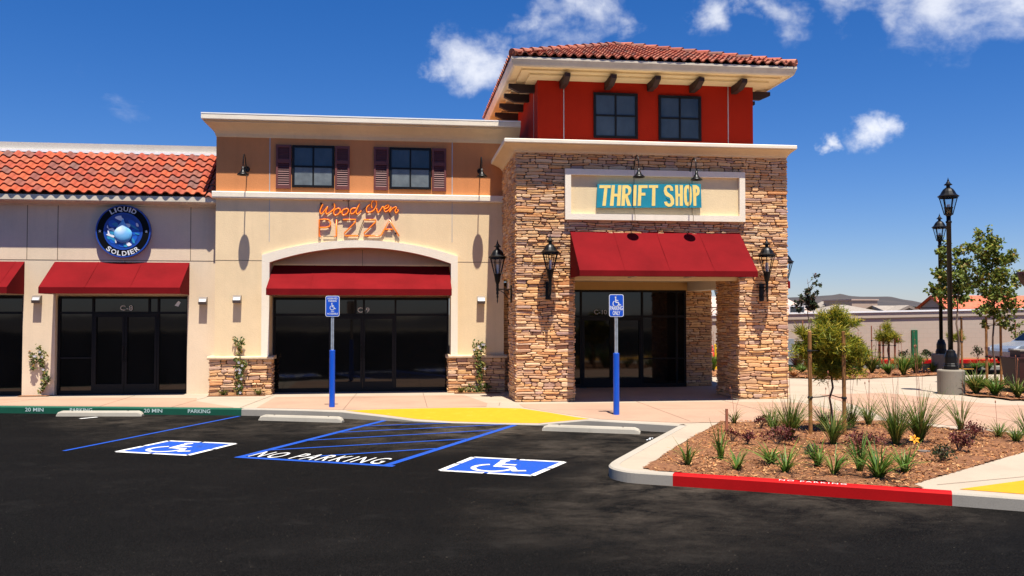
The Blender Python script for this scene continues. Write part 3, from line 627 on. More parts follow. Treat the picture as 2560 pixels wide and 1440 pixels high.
def awning(x0, x1, yw, zt, yf, zf, zv, label, side=0):
    t_ = thing('awning', label, 'awning', ((x0+x1)/2, yw, zv), 'red canvas awnings over the shop fronts')
    n = max(3, int((x1-x0)/1.2)+1); cl_ = MB(); nx, ny = 12*(n-1), 8; vs = []
    for i in range(nx+1):
        for j in range(ny+1):
            u = i/nx; v_ = j/ny; sag = .016*abs(math.sin(math.pi*u*(n-1)))*math.sin(math.pi*v_)+.004*noise.noise(Vector((x0+u*9, v_*3, 2)))*math.sin(math.pi*v_)
            vs.append((x0+(x1-x0)*u, yw+(yf-yw)*v_, zt+(zf-zt)*v_-sag))
    cl_.add(vs, [(i*(ny+1)+j, i*(ny+1)+j+1, (i+1)*(ny+1)+j+1, (i+1)*(ny+1)+j) for i in range(nx) for j in range(ny)]); cloth = cl_.build('canopy_cloth', 'canvas', t_, smooth=True)
    k = 1
    while x0+k*1.05 < x1-.2: xs = x0+k*1.05; q_ = Vector((0, yf-yw, zf-zt)); MB().add([(xs-.012, yw, zt+.004), (xs+.012, yw, zt+.004), (xs+.012, yf-.004, zf+.004), (xs-.012, yf-.004, zf+.004)], [(0, 1, 2, 3)]).build('seam', 'canvas', cloth); k += 1
    MB().box(x0, x1, yf-.003, yf+.006, zv, zf).build('valance', 'canvas', t_)
    for x in (x0, x1):
        MB().extr([(yw, zv), (yf, zv), (yf, zf), (yw, zt)], x-.003, x+.003, 'X').build('side_panel', 'canvas', t_)
    fr = MB()
    n = max(3, int((x1-x0)/1.2)+1)
    for k in range(n):
        x = x0+.03+(x1-x0-.06)*k/(n-1); fr.tube([(x, yw-.01, zt-.05), (x, yf+.03, zf-.05), (x, yf+.03, zv+.02), (x, yw-.01, zv+.02)], .012, 6)
    fr.tube([(x0+.02, yf+.025, zv+.02), (x1-.02, yf+.025, zv+.02)], .012, 6); fr.build('frame', 'galv', t_)
    return t_
awning(-8.66, -5.38, YW-.005, 3.37, 22.5, 2.70, 2.545, 'red canvas awning under the round black and blue sign')
awning(-12.75, -9.38, YW-.005, 3.37, 22.5, 2.70, 2.545, 'red canvas awning cut off by the left edge of the photo')

# ================================================================ MIDDLE SHOP
YM, YG = 23.1, 23.66
C9 = thing('shop_building', 'two storey cream and orange shop with brown shutters and a white arch', 'building', (-1, YM, 0))
XL, XR = -4.66, 2.72
def arc(xa, xb, zs, zc, n=24):
    h = zc-zs; hw = (xb-xa)/2; r = (hw*hw+h*h)/(2*h); cx = (xa+xb)/2; cz = zc-r; out = []
    a0 = math.atan2(zs-cz, xa-cx); a1 = math.atan2(zs-cz, xb-cx)
    for i in range(n+1): a = a0+(a1-a0)*i/n; out.append((cx+r*math.cos(a), cz+r*math.sin(a)))
    return out
ain = arc(-3.31, 1.32, 3.37, 3.77)
w = MB(); w.extr([(XL, .3), (XL, 5.08), (XR, 5.08), (XR, .3), (1.32, .3)]+ain[::-1]+[(-3.31, .3)], YM, YM+.4)
w.build('wall', 'cream', C9); MB().box(-3.42, -3.311, YM+.4, YG+.1, 0, 3.9).build('reveal', 'cream', C9); MB().box(1.321, 1.42, YM+.4, YG+.1, 0, 3.9).build('reveal', 'cream', C9)
MB().box(-3.32, 1.33, YG+.02, YG+.2, 2.47, 4.0).build('arch_infill', 'cream', C9)
MB().box(XL, XR, YM+.001, YM+9, 5.08, 7.0).build('upper_wall', 'orange', C9)
aout = arc(-3.5, 1.5, 3.56, 3.96); tr = MB()
o_ = [(-3.5, .97), (-3.5, 3.56)]+aout[1:-1]+[(1.5, 3.56), (1.5, .97), (1.32, .97)]+ain[::-1]+[(-3.31, .97)]
tr.extr(o_, YM-.07, YM+.001); tr.build('arch_trim', 'trim', C9)
b_ = MB(); b_.extr([(YM-.10, 5.0), (YM-.11, 5.03), (YM-.11, 5.15), (YM-.08, 5.17), (YM+.01, 5.17), (YM+.01, 4.99), (YM-.07, 4.99)], XL-.08, XR-.02, 'X'); b_.build('band_course', 'trim', C9)
def cornice(prof, path, closed=False):     # profile [(out,z)], path [(x,y,nx,ny)] with mitre directions
    mb = MB(); vs = []; n = len(prof)
    for (x, y, nx, ny) in path: vs += [(x+o*nx, y+o*ny, z) for o, z in prof]
    fs = [(i*n+k, (i+1)*n+k, (i+1)*n+k+1, i*n+k+1) for i in range(len(path)-1) for k in range(n-1)]
    return mb.add(vs, fs)
pr = [(0, 6.57)]+[(.02+.30*(1-math.cos(q*math.pi/2))*.95+.03*q, 6.59+.30*q) for q in (0, .2, .4, .6, .8, 1)]+[(.33, 6.92), (.37, 6.925)]
cv = cornice(pr, [(XL, YM+8, -.75, 0), (XL, YM, -.75, -1), (XR+.4, YM, 0, -1)]); cv.build('cornice_cove', 'cove', C9, smooth=False)
cp = cornice([(.33, 6.925), (.385, 6.935), (.40, 6.955), (.40, 7.055), (.385, 7.07), (-.3, 7.08)], [(XL, YM+8, -.75, 0), (XL, YM, -.75, -1), (XR+.4, YM, 0, -1)]); cp.build('cornice_cap', 'trim', C9)
fl = cornice([(.37, 7.073), (.405, 7.075), (.405, 7.105), (-.3, 7.115)], [(XL, YM+8, -.75, 0), (XL, YM, -.75, -1), (XR+.4, YM, 0, -1)]); fl.build('cap_flashing', 'cap', C9)
for x in (-3.33, 1.35):
    MB().box(x-.011, x+.011, YM-.006, YM+.02, 5.17, 6.6).build('expansion_strip', 'metalstrip', C9); MB().box(x-.008, x+.008, YM-.004, YM+.02, 3.93 if x > 0 else 3.9, 4.99).build('expansion_strip', 'metalstrip', C9)
for q in ((XL, -3.5, YM-.003, YM+.02, 3.41, 3.422), (1.5, XR, YM-.003, YM+.02, 3.41, 3.422), (-1.0, -.99, YG+.017, YG+.1, 2.5, 3.76)): MB().box(*q).build('wall_joint', 'groove', C9)
window(C9, -2.77, -1.70, 5.31, 6.40, YM, blind=.46); window(C9, -.29, .80, 5.31, 6.40, YM, blind=.46)
for a, b2 in ((-3.17, -2.79), (-1.68, -1.31), (-.69, -.31), (.82, 1.19)):
    s_ = MB(); z0, z1 = 5.27, 6.40; y0 = YM-.055; y1 = YM+.001
    s_.box(a, a+.05, y0, y1, z0, z1); s_.box(b2-.05, b2, y0, y1, z0, z1)
    for za, zb2 in ((z0, z0+.09), (5.93, 6.02), (z1-.07, z1)): s_.box(a+.05, b2-.05, y0+.002, y1, za, zb2)
    for (za, zb2, n) in ((z0+.09, 5.93, 10), (6.02, z1-.07, 5)):
        for k in range(n):
            z = za+(zb2-za)*(k+.5)/n; hh = (zb2-za)/n*.62
            s_.add([(a+.05, y0+.012, z-hh*.7), (b2-.05, y0+.012, z-hh*.7), (b2-.05, y0+.038, z+hh*.7), (a+.05, y0+.038, z+hh*.7)], [(0, 1, 2, 3)])
    s_.box(a+.05, b2-.05, y0+.046, y1, z0+.09, z1-.07)
    s_.build('shutter', 'shutter', C9)
storefront(C9, -3.29, 1.30, 2.48, YG, [-1.83, -.12], [-1.17, -.95], 2.03, [(-1.8, -.975), (-.975, -.145)], ('C-9', .31), -.96)
for (a, b2) in ((-4.76, -3.23), (1.25, 2.74)):
    s_ = MB(); s_.box(a+.03, b2-.03, YM-.08, YM+.38, 0, .9); o2 = s_.build('wainscot', 'mortar', C9)
    st = MB(); stones(st, (a+.0, YM-.08, 0), *F_, b2-a, .9, int(a*10)+77); stones(st, (a+.03, YM-.08, 0), *L_, .4, .9, 31) ; stones(st, (b2-.03, YM-.08, 0), *R_, .4, .9, 33); st.build('ledgestone', 'stone', o2)
    MB().extr([(YM-.16, .90), (YM-.17, .92), (YM-.17, .955), (YM-.13, .975), (YM+.05, .985), (YM+.4, .985), (YM+.4, .90)], a-.05, b2+.05, 'X').build('ledge_cap', 'stonecap', C9)
awning(-3.285, 1.298, YG-.01, 3.33, 22.33, 2.68, 2.52, 'red canvas awning half shaded beneath the white arch')

# ================================================================ CORNER TOWER
X0, X1, YT = 2.72, 9.32, 20.4
T = thing('shop_building', 'corner tower building of ledgestone with a red upper storey and tiled hip roof', 'building', (6, YT, 0))
core = MB()
core.box(X0, 4.05, YT, YT+1.3, 0, 2.95); core.box(8.15, X1, YT+.02, YT+1.52, 0, 2.95)
core.box(X0, X1, YT, YT+1.0, 2.95, 5.9); core.box(X0, X0+.9, YT+1.0, 23.6, 2.95, 5.9); core.box(X1-.9, X1, YT+1.0, 27, 2.95, 5.9)
core.box(8.05, 8.82, 24.3, 25.3, 0, 2.75)
core.box(X0+.9, X1-.9, 24.2, 27, 2.9, 5.9)
co = core.build('wall_core', 'mortar', T)
st = MB()
stones(st, (X0-.03, YT, 0), *F_, 4.08-X0, 2.95, 1); stones(st, (8.12, YT+.02, 0), *F_, X1-8.09, 2.95, 2)
stones(st, (X0-.03, YT, 2.95), *F_, X1-X0+.06, 1.32, 3); stones(st, (X0-.03, YT, 4.27), *F_, 1.15, 1.21, 4); stones(st, (8.22, YT, 4.27), *F_, X1-8.19, 1.21, 5); stones(st, (X0-.03, YT, 5.48), *F_, X1-X0+.06, .42, 6)
stones(st, (X0, YT-.03, 0), *L_, 1.36, 2.95, 7); stones(st, (X0, YT-.03, 2.95), *L_, 2.75, 2.95, 8); stones(st, (8.15, YT, 0), *L_, 1.54, 2.95, 9)
stones(st, (X1, YT-.03, 0), *R_, 1.6, 2.95, 10); stones(st, (X1, YT-.03, 2.95), *R_, 6, 2.95, 11); stones(st, (4.05, YT, 0), *R_, 1.3, 2.95, 12)
stones(st, (8.02, 24.3, 0), *F_, .83, 2.75, 13); stones(st, (8.82, 24.28, 0), *R_, 1.0, 2.75, 14); stones(st, (3.3, 23.3, 0), *L_, .9, 2.7, 15)
stones(st, (2.74, 23.45, 0), *F_, .6, 2.8, 16)
st.build('ledgestone', 'stone', co)
MB().box(2.74, 3.9, 23.47, 24.2, 0, 2.9).build('passage_wall', 'mortar', T)
# porch ceiling, beams, recessed shopfront
MB().poly([(X0+.02, YT+.08), (X1-.02, YT+.08), (X1-.02, 24.3), (X0+.02, 24.3)], 2.945).build('porch_ceiling', 'soffit', T)
bm = MB(); bm.box(4.06, 8.14, YT+.06, YT+.5, 2.86, 2.944); bm.build('porch_beam', 'soffit', T)
bm = MB(); bm.box(8.10, 8.5, YT+1.53, 24.28, 2.70, 2.944); bm.build('side_beam', 'trim', T)
bm = MB(); bm.box(X0+.1, X0+.5, YT+1.31, 23.4, 2.72, 2.944); bm.build('side_beam', 'trim', T)
MB().box(3.9, 8.06, 24.06, 24.2, 2.7, 2.944).build('header_wall', 'ochre', T)
storefront(T, 4.0, 8.02, 2.72, 24.1, [5.0, 6.75, 7.75], [], 1.98, [(5.03, 5.88), (5.88, 6.72)], ('C-10', .36), 5.55, (6.8, 8.0, .80))
MB().box(3.86, 4.01, 24.02, 24.2, 0, 2.72).build('end_wall', 'ochre', T)
# framed sign panel
p = MB(); p.box(3.84, 8.25, YT-.045, YT+.01, 4.26, 5.48); p.build('sign_panel', 'soffit', T)
f = MB(); a, b2, z0, z1 = 3.84, 8.25, 4.27, 5.47; fw = .14; y0 = YT-.13; y1 = YT-.04
f.box(a, b2, y0, y1, z0, z0+fw); f.box(a, b2, y0, y1, z1-fw, z1); f.box(a, a+fw, y0+.001, y1, z0+fw, z1-fw); f.box(b2-fw, b2, y0+.001, y1, z0+fw, z1-fw); f.build('panel_frame', 'trim', T)
for x in (5.52, 6.95):
    for za, zb2, yy in ((z0, z0+fw, y0-.003), (z1-fw, z1, y0-.003), (z0+fw, z1-fw, YT-.048)): MB().box(x-.006, x+.006, yy, yy+.02, za, zb2).build('panel_joint', 'groove', T)
# lower cornice
path = [(X0, 24.5, -1, 0), (X0, YT, -1, -1), (X1, YT, .45, -1), (X1, 27, .45, 0)]
cornice([(0, 5.84)]+[(.06+.20*(1-math.cos(q*math.pi/2))+.02*q, 5.85+.15*q) for q in (0, .25, .5, .75, 1)]+[(.30, 6.005), (.32, 6.01)], path).build('cornice_cove', 'cove', T)
cornice([(.30, 6.01), (.33, 6.02), (.345, 6.035), (.345, 6.10), (.33, 6.115), (-1.0, 6.14)], path).build('cornice_cap', 'trim', T)
MB().poly([(X0, YT), (X1, YT), (X1, 27), (X0, 27)], 6.11).build('roof_deck', 'parapet', T)
# red clerestory
XA, XB, YA = 3.36, 8.93, 21.4
MB().box(XA, XB, YA, 26.6, 6.0, 7.86).build('upper_wall', 'red', T)
for x in (4.02, 8.27): MB().box(x-.010, x+.010, YA-.006, YA+.01, 6.2, 7.86).build('expansion_strip', 'metalstrip', T)
MB().box(XA-.006, XA+.01, 22.0, 22.02, 6.2, 7.86).build('expansion_strip', 'metalstrip', T)
window(T, 4.77, 5.90, 6.44, 7.58, YA, .06); window(T, 6.44, 7.55, 6.42, 7.56, YA, .06)
EX0, EX1, EY0, EY1 = 2.60, 9.66, 20.45, 27.5
sf = MB(); zs = 7.98
def ringbox(mb, ex0, ex1, ey0, ey1, ix0, ix1, iy0, iy1, z0, z1):
    mb.box(ex0, ex1, ey0, iy0, z0, z1); mb.box(ex0, ix0, iy0, iy1, z0, z1); mb.box(ix1, ex1, iy0, iy1, z0, z1); mb.box(ex0, ex1, iy1, ey1, z0, z1)
ringbox(sf, EX0+.06, EX1-.06, EY0+.06, EY1, XA, XB, YA, 26.6, zs-.04, zs+.04)
ringbox(sf, EX0+.28, EX1-.28, EY0+.28, EY1-.2, XA, XB, YA, 26.6, zs-.085, zs-.04)
ringbox(sf, EX0+.50, EX1-.50, EY0+.50, EY1-.4, XA, XB, YA, 26.6, zs-.135, zs-.085)
sf.build('soffit', 'soffit', T)
pathE = [(EX0+.1, EY1, -1, 0), (EX0+.1, EY0+.1, -1, -1), (EX1-.1, EY0+.1, 1, -1), (EX1-.1, EY1, 1, 0)]
cornice([(0, 7.93), (.05, 7.93), (.07, 7.96), (.09, 8.02), (.115, 8.08), (.115, 8.13), (.10, 8.14), (0, 8.14)], pathE).build('fascia', 'gutter', T)
def bracket(mb, x, y, dx, dy, L_=.74):
    w_ = .068; pts = [(0, -.05), (L_*.62, -.05), (L_, .06), (L_, .155), (0, .155)]
    nx, ny = -dy, dx; vs = []
    for s_ in (-1, 1): vs += [(x+dx*u+nx*w_*s_, y+dy*u+ny*w_*s_, 7.70+zz) for u, zz in pts]
    mb.add(vs, [(0, 1, 2, 3, 4), (9, 8, 7, 6, 5)]+[(i, i+5, (i+1) % 5+5, (i+1) % 5) for i in range(5)])
for x in (3.98, 5.12, 6.22, 7.32, 8.42): b2 = MB(); bracket(b2, x, YA, 0, -1); b2.build('roof_bracket', 'brown', T)
for y in (21.9, 22.9, 24.0, 25.1, 26.2):
    for x, d in ((XA, -1), (XB, 1)): b2 = MB(); bracket(b2, x, y, d, 0, .66); b2.build('roof_bracket', 'brown', T)
# hip roof
AX, AY, AZ = (EX0+EX1)/2, EY0+3.53, 8.16+1.40; AY2 = EY1-3.53
und = MB(); q = [(EX0+.03, EY0+.03, 8.12), (EX1-.03, EY0+.03, 8.12), (EX1-.03, EY1, 8.12), (EX0+.03, EY1, 8.12), (AX, AY, AZ-.02), (AX, max(AY2, AY)+.02, AZ-.02)]
und.add(q, [(0, 1, 4), (1, 2, 5, 4), (2, 3, 5), (3, 0, 4, 5)]); und.build('roof_underlay', 'mortar', T)
tl = MB(); rl = math.hypot(3.53, 1.4); Wf = EX1-EX0; ln = .27; sp = .235
nr = int(rl/ln); nc = int(Wf/sp)
keepF = lambda u, v_: v_*3.53/rl-.05 < min(u, Wf-u)
upf = Vector((0, 3.53, 1.4)); tiles(tl, (EX0, EY0-.02, 8.15), (1, 0, 0), upf, nc, nr, sp, ln, 21, keepF)
Ws = EY1-EY0
keepS = lambda u, v_: v_*3.53/rl-.05 < min(u, Ws-u)
tiles(tl, (EX1+.02, EY0, 8.15), (0, 1, 0), (-3.53, 0, 1.4), int(Ws/sp), nr, sp, ln, 22, keepS)
tiles(tl, (EX0-.02, EY1, 8.15), (0, -1, 0), (3.53, 0, 1.4), int(Ws/sp), nr, sp, ln, 23, keepS)
tl.build('tile_roof', 'tiledull', T)
hp = MB()
for (sx, sy) in ((EX0, EY0), (EX1, EY0)):
    a = Vector((sx, sy, 8.17)); b2 = Vector((AX, AY, AZ+.02)); d = (b2-a); n = 13
    for k in range(n):
        p_ = a+d*(k/n); q_ = a+d*((k+1.12)/n); hp.tube([p_+Vector((0, 0, .055)), q_+Vector((0, 0, .03))], [.10, .075], 10)
hp.build('hip_tiles', 'tiledull', T)
awning(3.98, 8.14, YT-.005, 4.02, 19.3, 3.03, 2.90, 'large red canvas awning on the stone tower beneath the thrift shop sign')
# side awning on the right of the tower
t_ = thing('awning', 'small red awning sticking out of the right side of the stone tower', 'awning', (X1, 23, 2.6), 'red canvas awnings over the shop fronts')
MB().add([(X1+.05, 21.95, 3.55), (X1+.05, 24.2, 3.55), (X1+.82, 24.2, 2.9), (X1+.82, 21.95, 2.9)], [(0, 3, 2, 1)]).build('canopy_cloth', 'canvas', t_)
MB().box(X1+.815, X1+.825, 21.95, 24.2, 2.72, 2.9).build('valance', 'canvas', t_)
for y in (21.95, 24.2): MB().extr([(X1+.05, 2.72), (X1+.82, 2.72), (X1+.82, 2.9), (X1+.05, 3.55)], y-.003, y+.003, 'Y').build('side_panel', 'canvas', t_)
#REST
# ================================================================ SIGNS ON THE WALLS
def ringmesh(c, r0, r1, y0, y1, seg=64):
    mb = MB(); vs = []
    for r, y in ((r0, y0), (r1, y0), (r1, y1), (r0, y1)): vs += [(c[0]+r*math.cos(2*math.pi*k/seg), y, c[2]+r*math.sin(2*math.pi*k/seg)) for k in range(seg)]
    return mb.add(vs, [(i*seg+k, i*seg+(k+1) % seg, ((i+1) % 4)*seg+(k+1) % seg, ((i+1) % 4)*seg+k) for i in range(4) for k in range(seg)])
def discmesh(c, r, y, seg=64): return MB().add([(c[0]+r*math.cos(2*math.pi*k/seg), y, c[2]+r*math.sin(2*math.pi*k/seg)) for k in range(seg)], [tuple(range(seg))])
SC = at(308, 578, YW-.12); SRr = .665; ys = YW-.12
S = thing('shop_sign', 'round black sign with a blue rim and a water drop above the left awning', 'sign', (SC.x, YW, SC.z))
d_ = MB(); seg = 64; vs = []
for r, y in ((SRr, ys), (SRr, ys+.10)): vs += [(SC.x+r*math.cos(2*math.pi*k/seg), y, SC.z+r*math.sin(2*math.pi*k/seg)) for k in range(seg)]
d_.add(vs, [tuple(range(seg)), tuple(range(seg, 2*seg))]+[(k, (k+1) % seg, (k+1) % seg+seg, k+seg) for k in range(seg)]); d_.build('disc', 'ringblack', S)
ringmesh(SC, SRr-.028, SRr+.002, ys-.008, ys+.10).build('outer_rim', 'ringblue', S)
ringmesh(SC, .435, .475, ys-.008, ys).build('inner_rim', 'ringblue', S)
M['camob'] = plain('camouflage blue', (.006, .05, .30), .4, 0, .3, 8)
discmesh(SC, .436, ys-.003).build('camouflage_field', 'camob', S)
M['c2'] = plain('emblem teal', (.03, .28, .50), .4); M['c3'] = plain('emblem white', (.80, .80, .84), .4); M['c4'] = plain('emblem bright blue', (.008, .11, .55), .4)
def blob(cx, cz, pts, mat, nm, y, par=None):     # smooth closed outline in sign units (radius 1)
    P_ = [Vector((a, b_)) for a, b_ in pts]; n = len(P_); out = []
    for i in range(n):
        p0, p1, p2, p3 = P_[i-1], P_[i], P_[(i+1) % n], P_[(i+2) % n]
        for k in range(5):
            t_ = k/5; out.append(.5*((2*p1)+(p2-p0)*t_+(2*p0-5*p1+4*p2-p3)*t_*t_+(3*p1-p0-3*p2+p3)*t_**3))
    mb = MB(); tri = tessellate_polygon([[Vector((q.x, q.y, 0)) for q in out]])
    mb.add([(cx+q.x*.436, y, cz+q.y*.436) for q in out], [tuple(t_) for t_ in tri]); return mb.build(nm, mat, par or S)
# emblem patches traced as fractions of the field radius
E_ = lambda x, y: ((x-700)/345, (690-y)/345)
for k, (mat, pts) in enumerate([
    ('c4', [(800, 470), (880, 470), (960, 560), (930, 610), (840, 560)]), ('c4', [(860, 660), (960, 640), (1020, 720), (960, 780), (880, 740)]),
    ('c4', [(420, 500), (500, 470), (600, 540), (540, 610), (440, 590)]), ('c4', [(430, 850), (520, 840), (560, 930), (480, 930)]), ('c4', [(620, 950), (690, 940), (720, 1000), (640, 1000)]), ('c4', [(880, 800), (970, 790), (940, 880), (880, 860)]),
    ('c2', [(480, 545), (560, 520), (610, 560), (590, 620), (530, 580)]), ('c2', [(450, 680), (500, 665), (530, 700), (510, 770), (455, 745)]), ('c2', [(390, 800), (470, 800), (540, 840), (560, 920), (470, 850), (420, 860)]),
    ('c2', [(800, 470), (840, 540), (940, 600), (1010, 670), (930, 640), (830, 570)]), ('c2', [(870, 840), (910, 850), (930, 930), (890, 920)]), ('c2', [(710, 940), (770, 930), (790, 1000), (730, 1005)]), ('c2', [(930, 715), (1010, 745), (1000, 760), (940, 745)]),
    ('c3', [(540, 420), (600, 385), (660, 380), (670, 410), (710, 450), (700, 490), (620, 470)]), ('c3', [(400, 570), (430, 640), (500, 630), (550, 680), (540, 700), (440, 670), (450, 750), (530, 780), (520, 820), (460, 800), (380, 765), (410, 740), (400, 680), (425, 650), (390, 620)]),
    ('c3', [(750, 540), (820, 545), (840, 580), (810, 620), (760, 580)]), ('c3', [(945, 530), (980, 530), (1000, 590), (960, 590)]), ('c3', [(760, 920), (810, 910), (870, 960), (800, 990)]), ('c3', [(550, 860), (580, 880), (575, 930), (555, 920)])]):
    blob(SC.x, SC.z, [E_(*q) for q in pts], mat, 'camouflage_patch', ys-.0045-.0006*k)
m, t, b = newmat('water drop'); g = t.nodes.new('ShaderNodeNewGeometry'); sb = N(t, 'ShaderNodeVectorMath', operation='DISTANCE'); t.links.new(g.outputs['Position'], sb.inputs[0]); sb.inputs[1].default_value = (SC.x-.06, ys-.03, SC.z+.05)
t.links.new(ramp(t, mathn(t, 'DIVIDE', sb.outputs['Value'], .36), [(0, (.85, .92, .97)), (.45, (.22, .52, .85)), (1, (.10, .48, .88))]), b.inputs['Base Color']); b.inputs['Roughness'].default_value = .25; M['drop'] = m
dp = [(700, 450), (740, 530), (830, 640), (870, 730), (850, 840), (790, 905), (700, 925), (610, 900), (545, 830), (530, 720), (570, 630), (650, 520)]
mb = MB(); P_ = [Vector(E_(*q)) for q in dp]; n = len(P_); out = []
for i in range(n):
    p0, p1, p2, p3 = P_[i-1], P_[i], P_[(i+1) % n], P_[(i+2) % n]
    for k in range(5): t_ = k/5; out.append(.5*((2*p1)+(p2-p0)*t_+(2*p0-5*p1+4*p2-p3)*t_*t_+(3*p1-p0-3*p2+p3)*t_**3))
out = out[0:1]+out[1:]; cc = Vector(E_(700, 740)); vs = []; m_ = len(out)
for s_, y in ((1, 0), (.92, .018), (.7, .036), (.35, .046)): vs += [(SC.x+(cc.x+(q.x-cc.x)*s_)*.436, ys-.016-y, SC.z+(cc.y+(q.y-cc.y)*s_)*.436) for q in out]
mb.add(vs, [(i*m_+k, i*m_+(k+1) % m_, (i+1)*m_+(k+1) % m_, (i+1)*m_+k) for i in range(3) for k in range(m_)]+[tuple(3*m_+k for k in range(m_))]); mb.build('water_drop', 'drop', S, smooth=True)
def arctext(txt, r, a0, a1, h, flip):
    res = MB(); n = len(txt)
    wd = {'I': .35, 'Q': 1.1, 'O': 1.1, 'U': 1., 'D': 1., 'L': .8, 'S': .9, 'E': .85, 'R': .95}; tot = sum(wd[c_]+.25 for c_ in txt)-.25; acc = 0
    for c_ in txt:
        u = (acc+wd[c_]/2)/tot; acc += wd[c_]+.25; a = R(a0+(a1-a0)*u); rad = Vector((math.cos(a), 0, math.sin(a)))
        tan = Vector((math.sin(a), 0, -math.cos(a))); upv = rad
        if flip: tan = -tan; upv = -rad
        o_ = Vector((SC.x, ys-.006, SC.z))+rad*r-upv*h/2
        m2 = textmb(c_, h*(1.12 if c_ == 'Q' else 1), wd[c_]*h*.95, o_-upv*(h*.12 if c_ == 'Q' else 0), tan, upv, .022, .003); res.add(m2.v, m2.f)
    return res
arctext('LIQUID', .565, 124, 57, .120, False).build('lettering', 'white', S); arctext('SOLDIER', .565, 228, 312, .120, True).build('lettering', 'white', S)
st = MB()
for sx in (-1, 1):
    c0 = Vector((SC.x+sx*.565, ys-.006, SC.z)); st.add([c0+Vector((math.sin(k*math.pi/5), 0, math.cos(k*math.pi/5)))*(.042 if k % 2 == 0 else .017) for k in range(10)], [tuple(range(10))])
st.build('star', 'white', S)

# neon script; strokes in the sign's own drawing units, 9.14 units to a picture pixel
NY = YM-.04
def nz(x, y): return at(760+x/9.14, 480+y/9.14, NY)
NS = thing('neon_sign', 'orange neon tube lettering above the white arch', 'neon sign', nz(1250, 650)[:])
def smooth_(pts, k=5):
    P_ = [Vector(q) for q in pts]; o = []
    for i in range(len(P_)-1):
        p0 = P_[max(i-1, 0)]; p1 = P_[i]; p2 = P_[i+1]; p3 = P_[min(i+2, len(P_)-1)]
        for j in range(k): t_ = j/k; o.append(.5*((2*p1)+(p2-p0)*t_+(2*p0-5*p1+4*p2-p3)*t_*t_+(3*p1-p0-3*p2+p3)*t_**3))
    return o+[P_[-1]]
strokes = [[(430, 280), (390, 370), (365, 450), (400, 505), (460, 440), (540, 340), (500, 440), (520, 505), (600, 460), (690, 380), (700, 320), (690, 260)],
           [(800, 370), (720, 400), (680, 460), (700, 525), (760, 520), (820, 460), (820, 390), (770, 370)],
           [(820, 480), (860, 440)], [(990, 380), (910, 400), (870, 450), (880, 520), (940, 520), (1000, 470), (1010, 400), (960, 375)],
           [(1190, 370), (1100, 380), (1060, 440), (1080, 500), (1140, 480), (1200, 400), (1270, 265), (1210, 400), (1190, 470), (1230, 505), (1310, 430)],
           [(1510, 280), (1440, 350), (1430, 440), (1490, 465), (1590, 420), (1650, 320), (1650, 220), (1600, 195), (1550, 240), (1540, 330), (1560, 370)],
           [(1660, 370), (1670, 440), (1700, 470), (1750, 410), (1800, 330), (1820, 370)], [(1830, 390), (1900, 370), (1940, 320), (1910, 295), (1850, 340), (1830, 400), (1860, 455), (1930, 420), (1990, 340)],
           [(1990, 340), (1975, 400), (1955, 460), (2010, 390), (2090, 340), (2110, 370), (2080, 430), (2100, 480), (2150, 440), (2140, 400)]]
block = [[(490, 620), (350, 630), (345, 1015), (385, 1015)], [(490, 625), (560, 630), (610, 700), (590, 780), (500, 812), (365, 812)], [(742, 630), (742, 1010), (690, 1015)],
         [(890, 630), (1180, 630), (1180, 680), (925, 940), (935, 1000), (1240, 1000)], [(1365, 635), (1640, 635), (1640, 680), (1375, 940), (1385, 1000), (1720, 1000), (1770, 980), (1840, 850), (1950, 640), (2170, 1010)], [(1860, 855), (2025, 855)]]
tubes = [smooth_([(*q, 0) for q in s_]) for s_ in strokes]+[[Vector((*q, 0)) for q in s_] for s_ in block]
ntb = MB(); halo = MB(); sup = MB()
for s_ in tubes:
    pts = [nz(q.x, q.y) for q in s_]; halo.tube(pts, .021, 8); ntb.tube([p_+Vector((0, -.013, 0)) for p_ in pts], .0115, 6)
    for p_ in (pts[0], pts[len(pts)//2], pts[-1]): sup.tube([p_, (p_.x, YM, p_.z)], .006, 5)
halo.build('tube_glass', 'neonhalo', NS, smooth=True); ntb.build('lit_tube', 'neon', NS, smooth=True)
dk = MB()
for s_ in ([(440, 1015), (560, 1010), (690, 1015)], [(765, 640), (890, 630)], [(1240, 990), (1290, 830), (1360, 650)], [(1310, 430), (1380, 370), (1440, 330)], [(1000, 170), (1020, 260), (1030, 420), (1015, 570)], [(400, 270), (370, 350), (345, 430), (370, 480)], [(690, 270), (640, 270), (645, 320)], [(1940, 470), (1960, 530), (2000, 570)], [(880, 180), (940, 180), (1010, 200), (1045, 180)]):
    dk.tube([nz(*q)+Vector((0, .01, 0)) for q in s_], .009, 6)
for q in ((905, 178), (1025, 190), (395, 265), (2100, 945)):
    c_ = nz(*q); dk.lathe([(.0, -.03), (.026, -.02), (.03, 0), (.022, .022), (0, .03)], (c_.x, c_.y, c_.z), 8, False)
dk.build('burnt_tube', 'burnt', NS); sup.build('tube_support', 'burnt', NS)

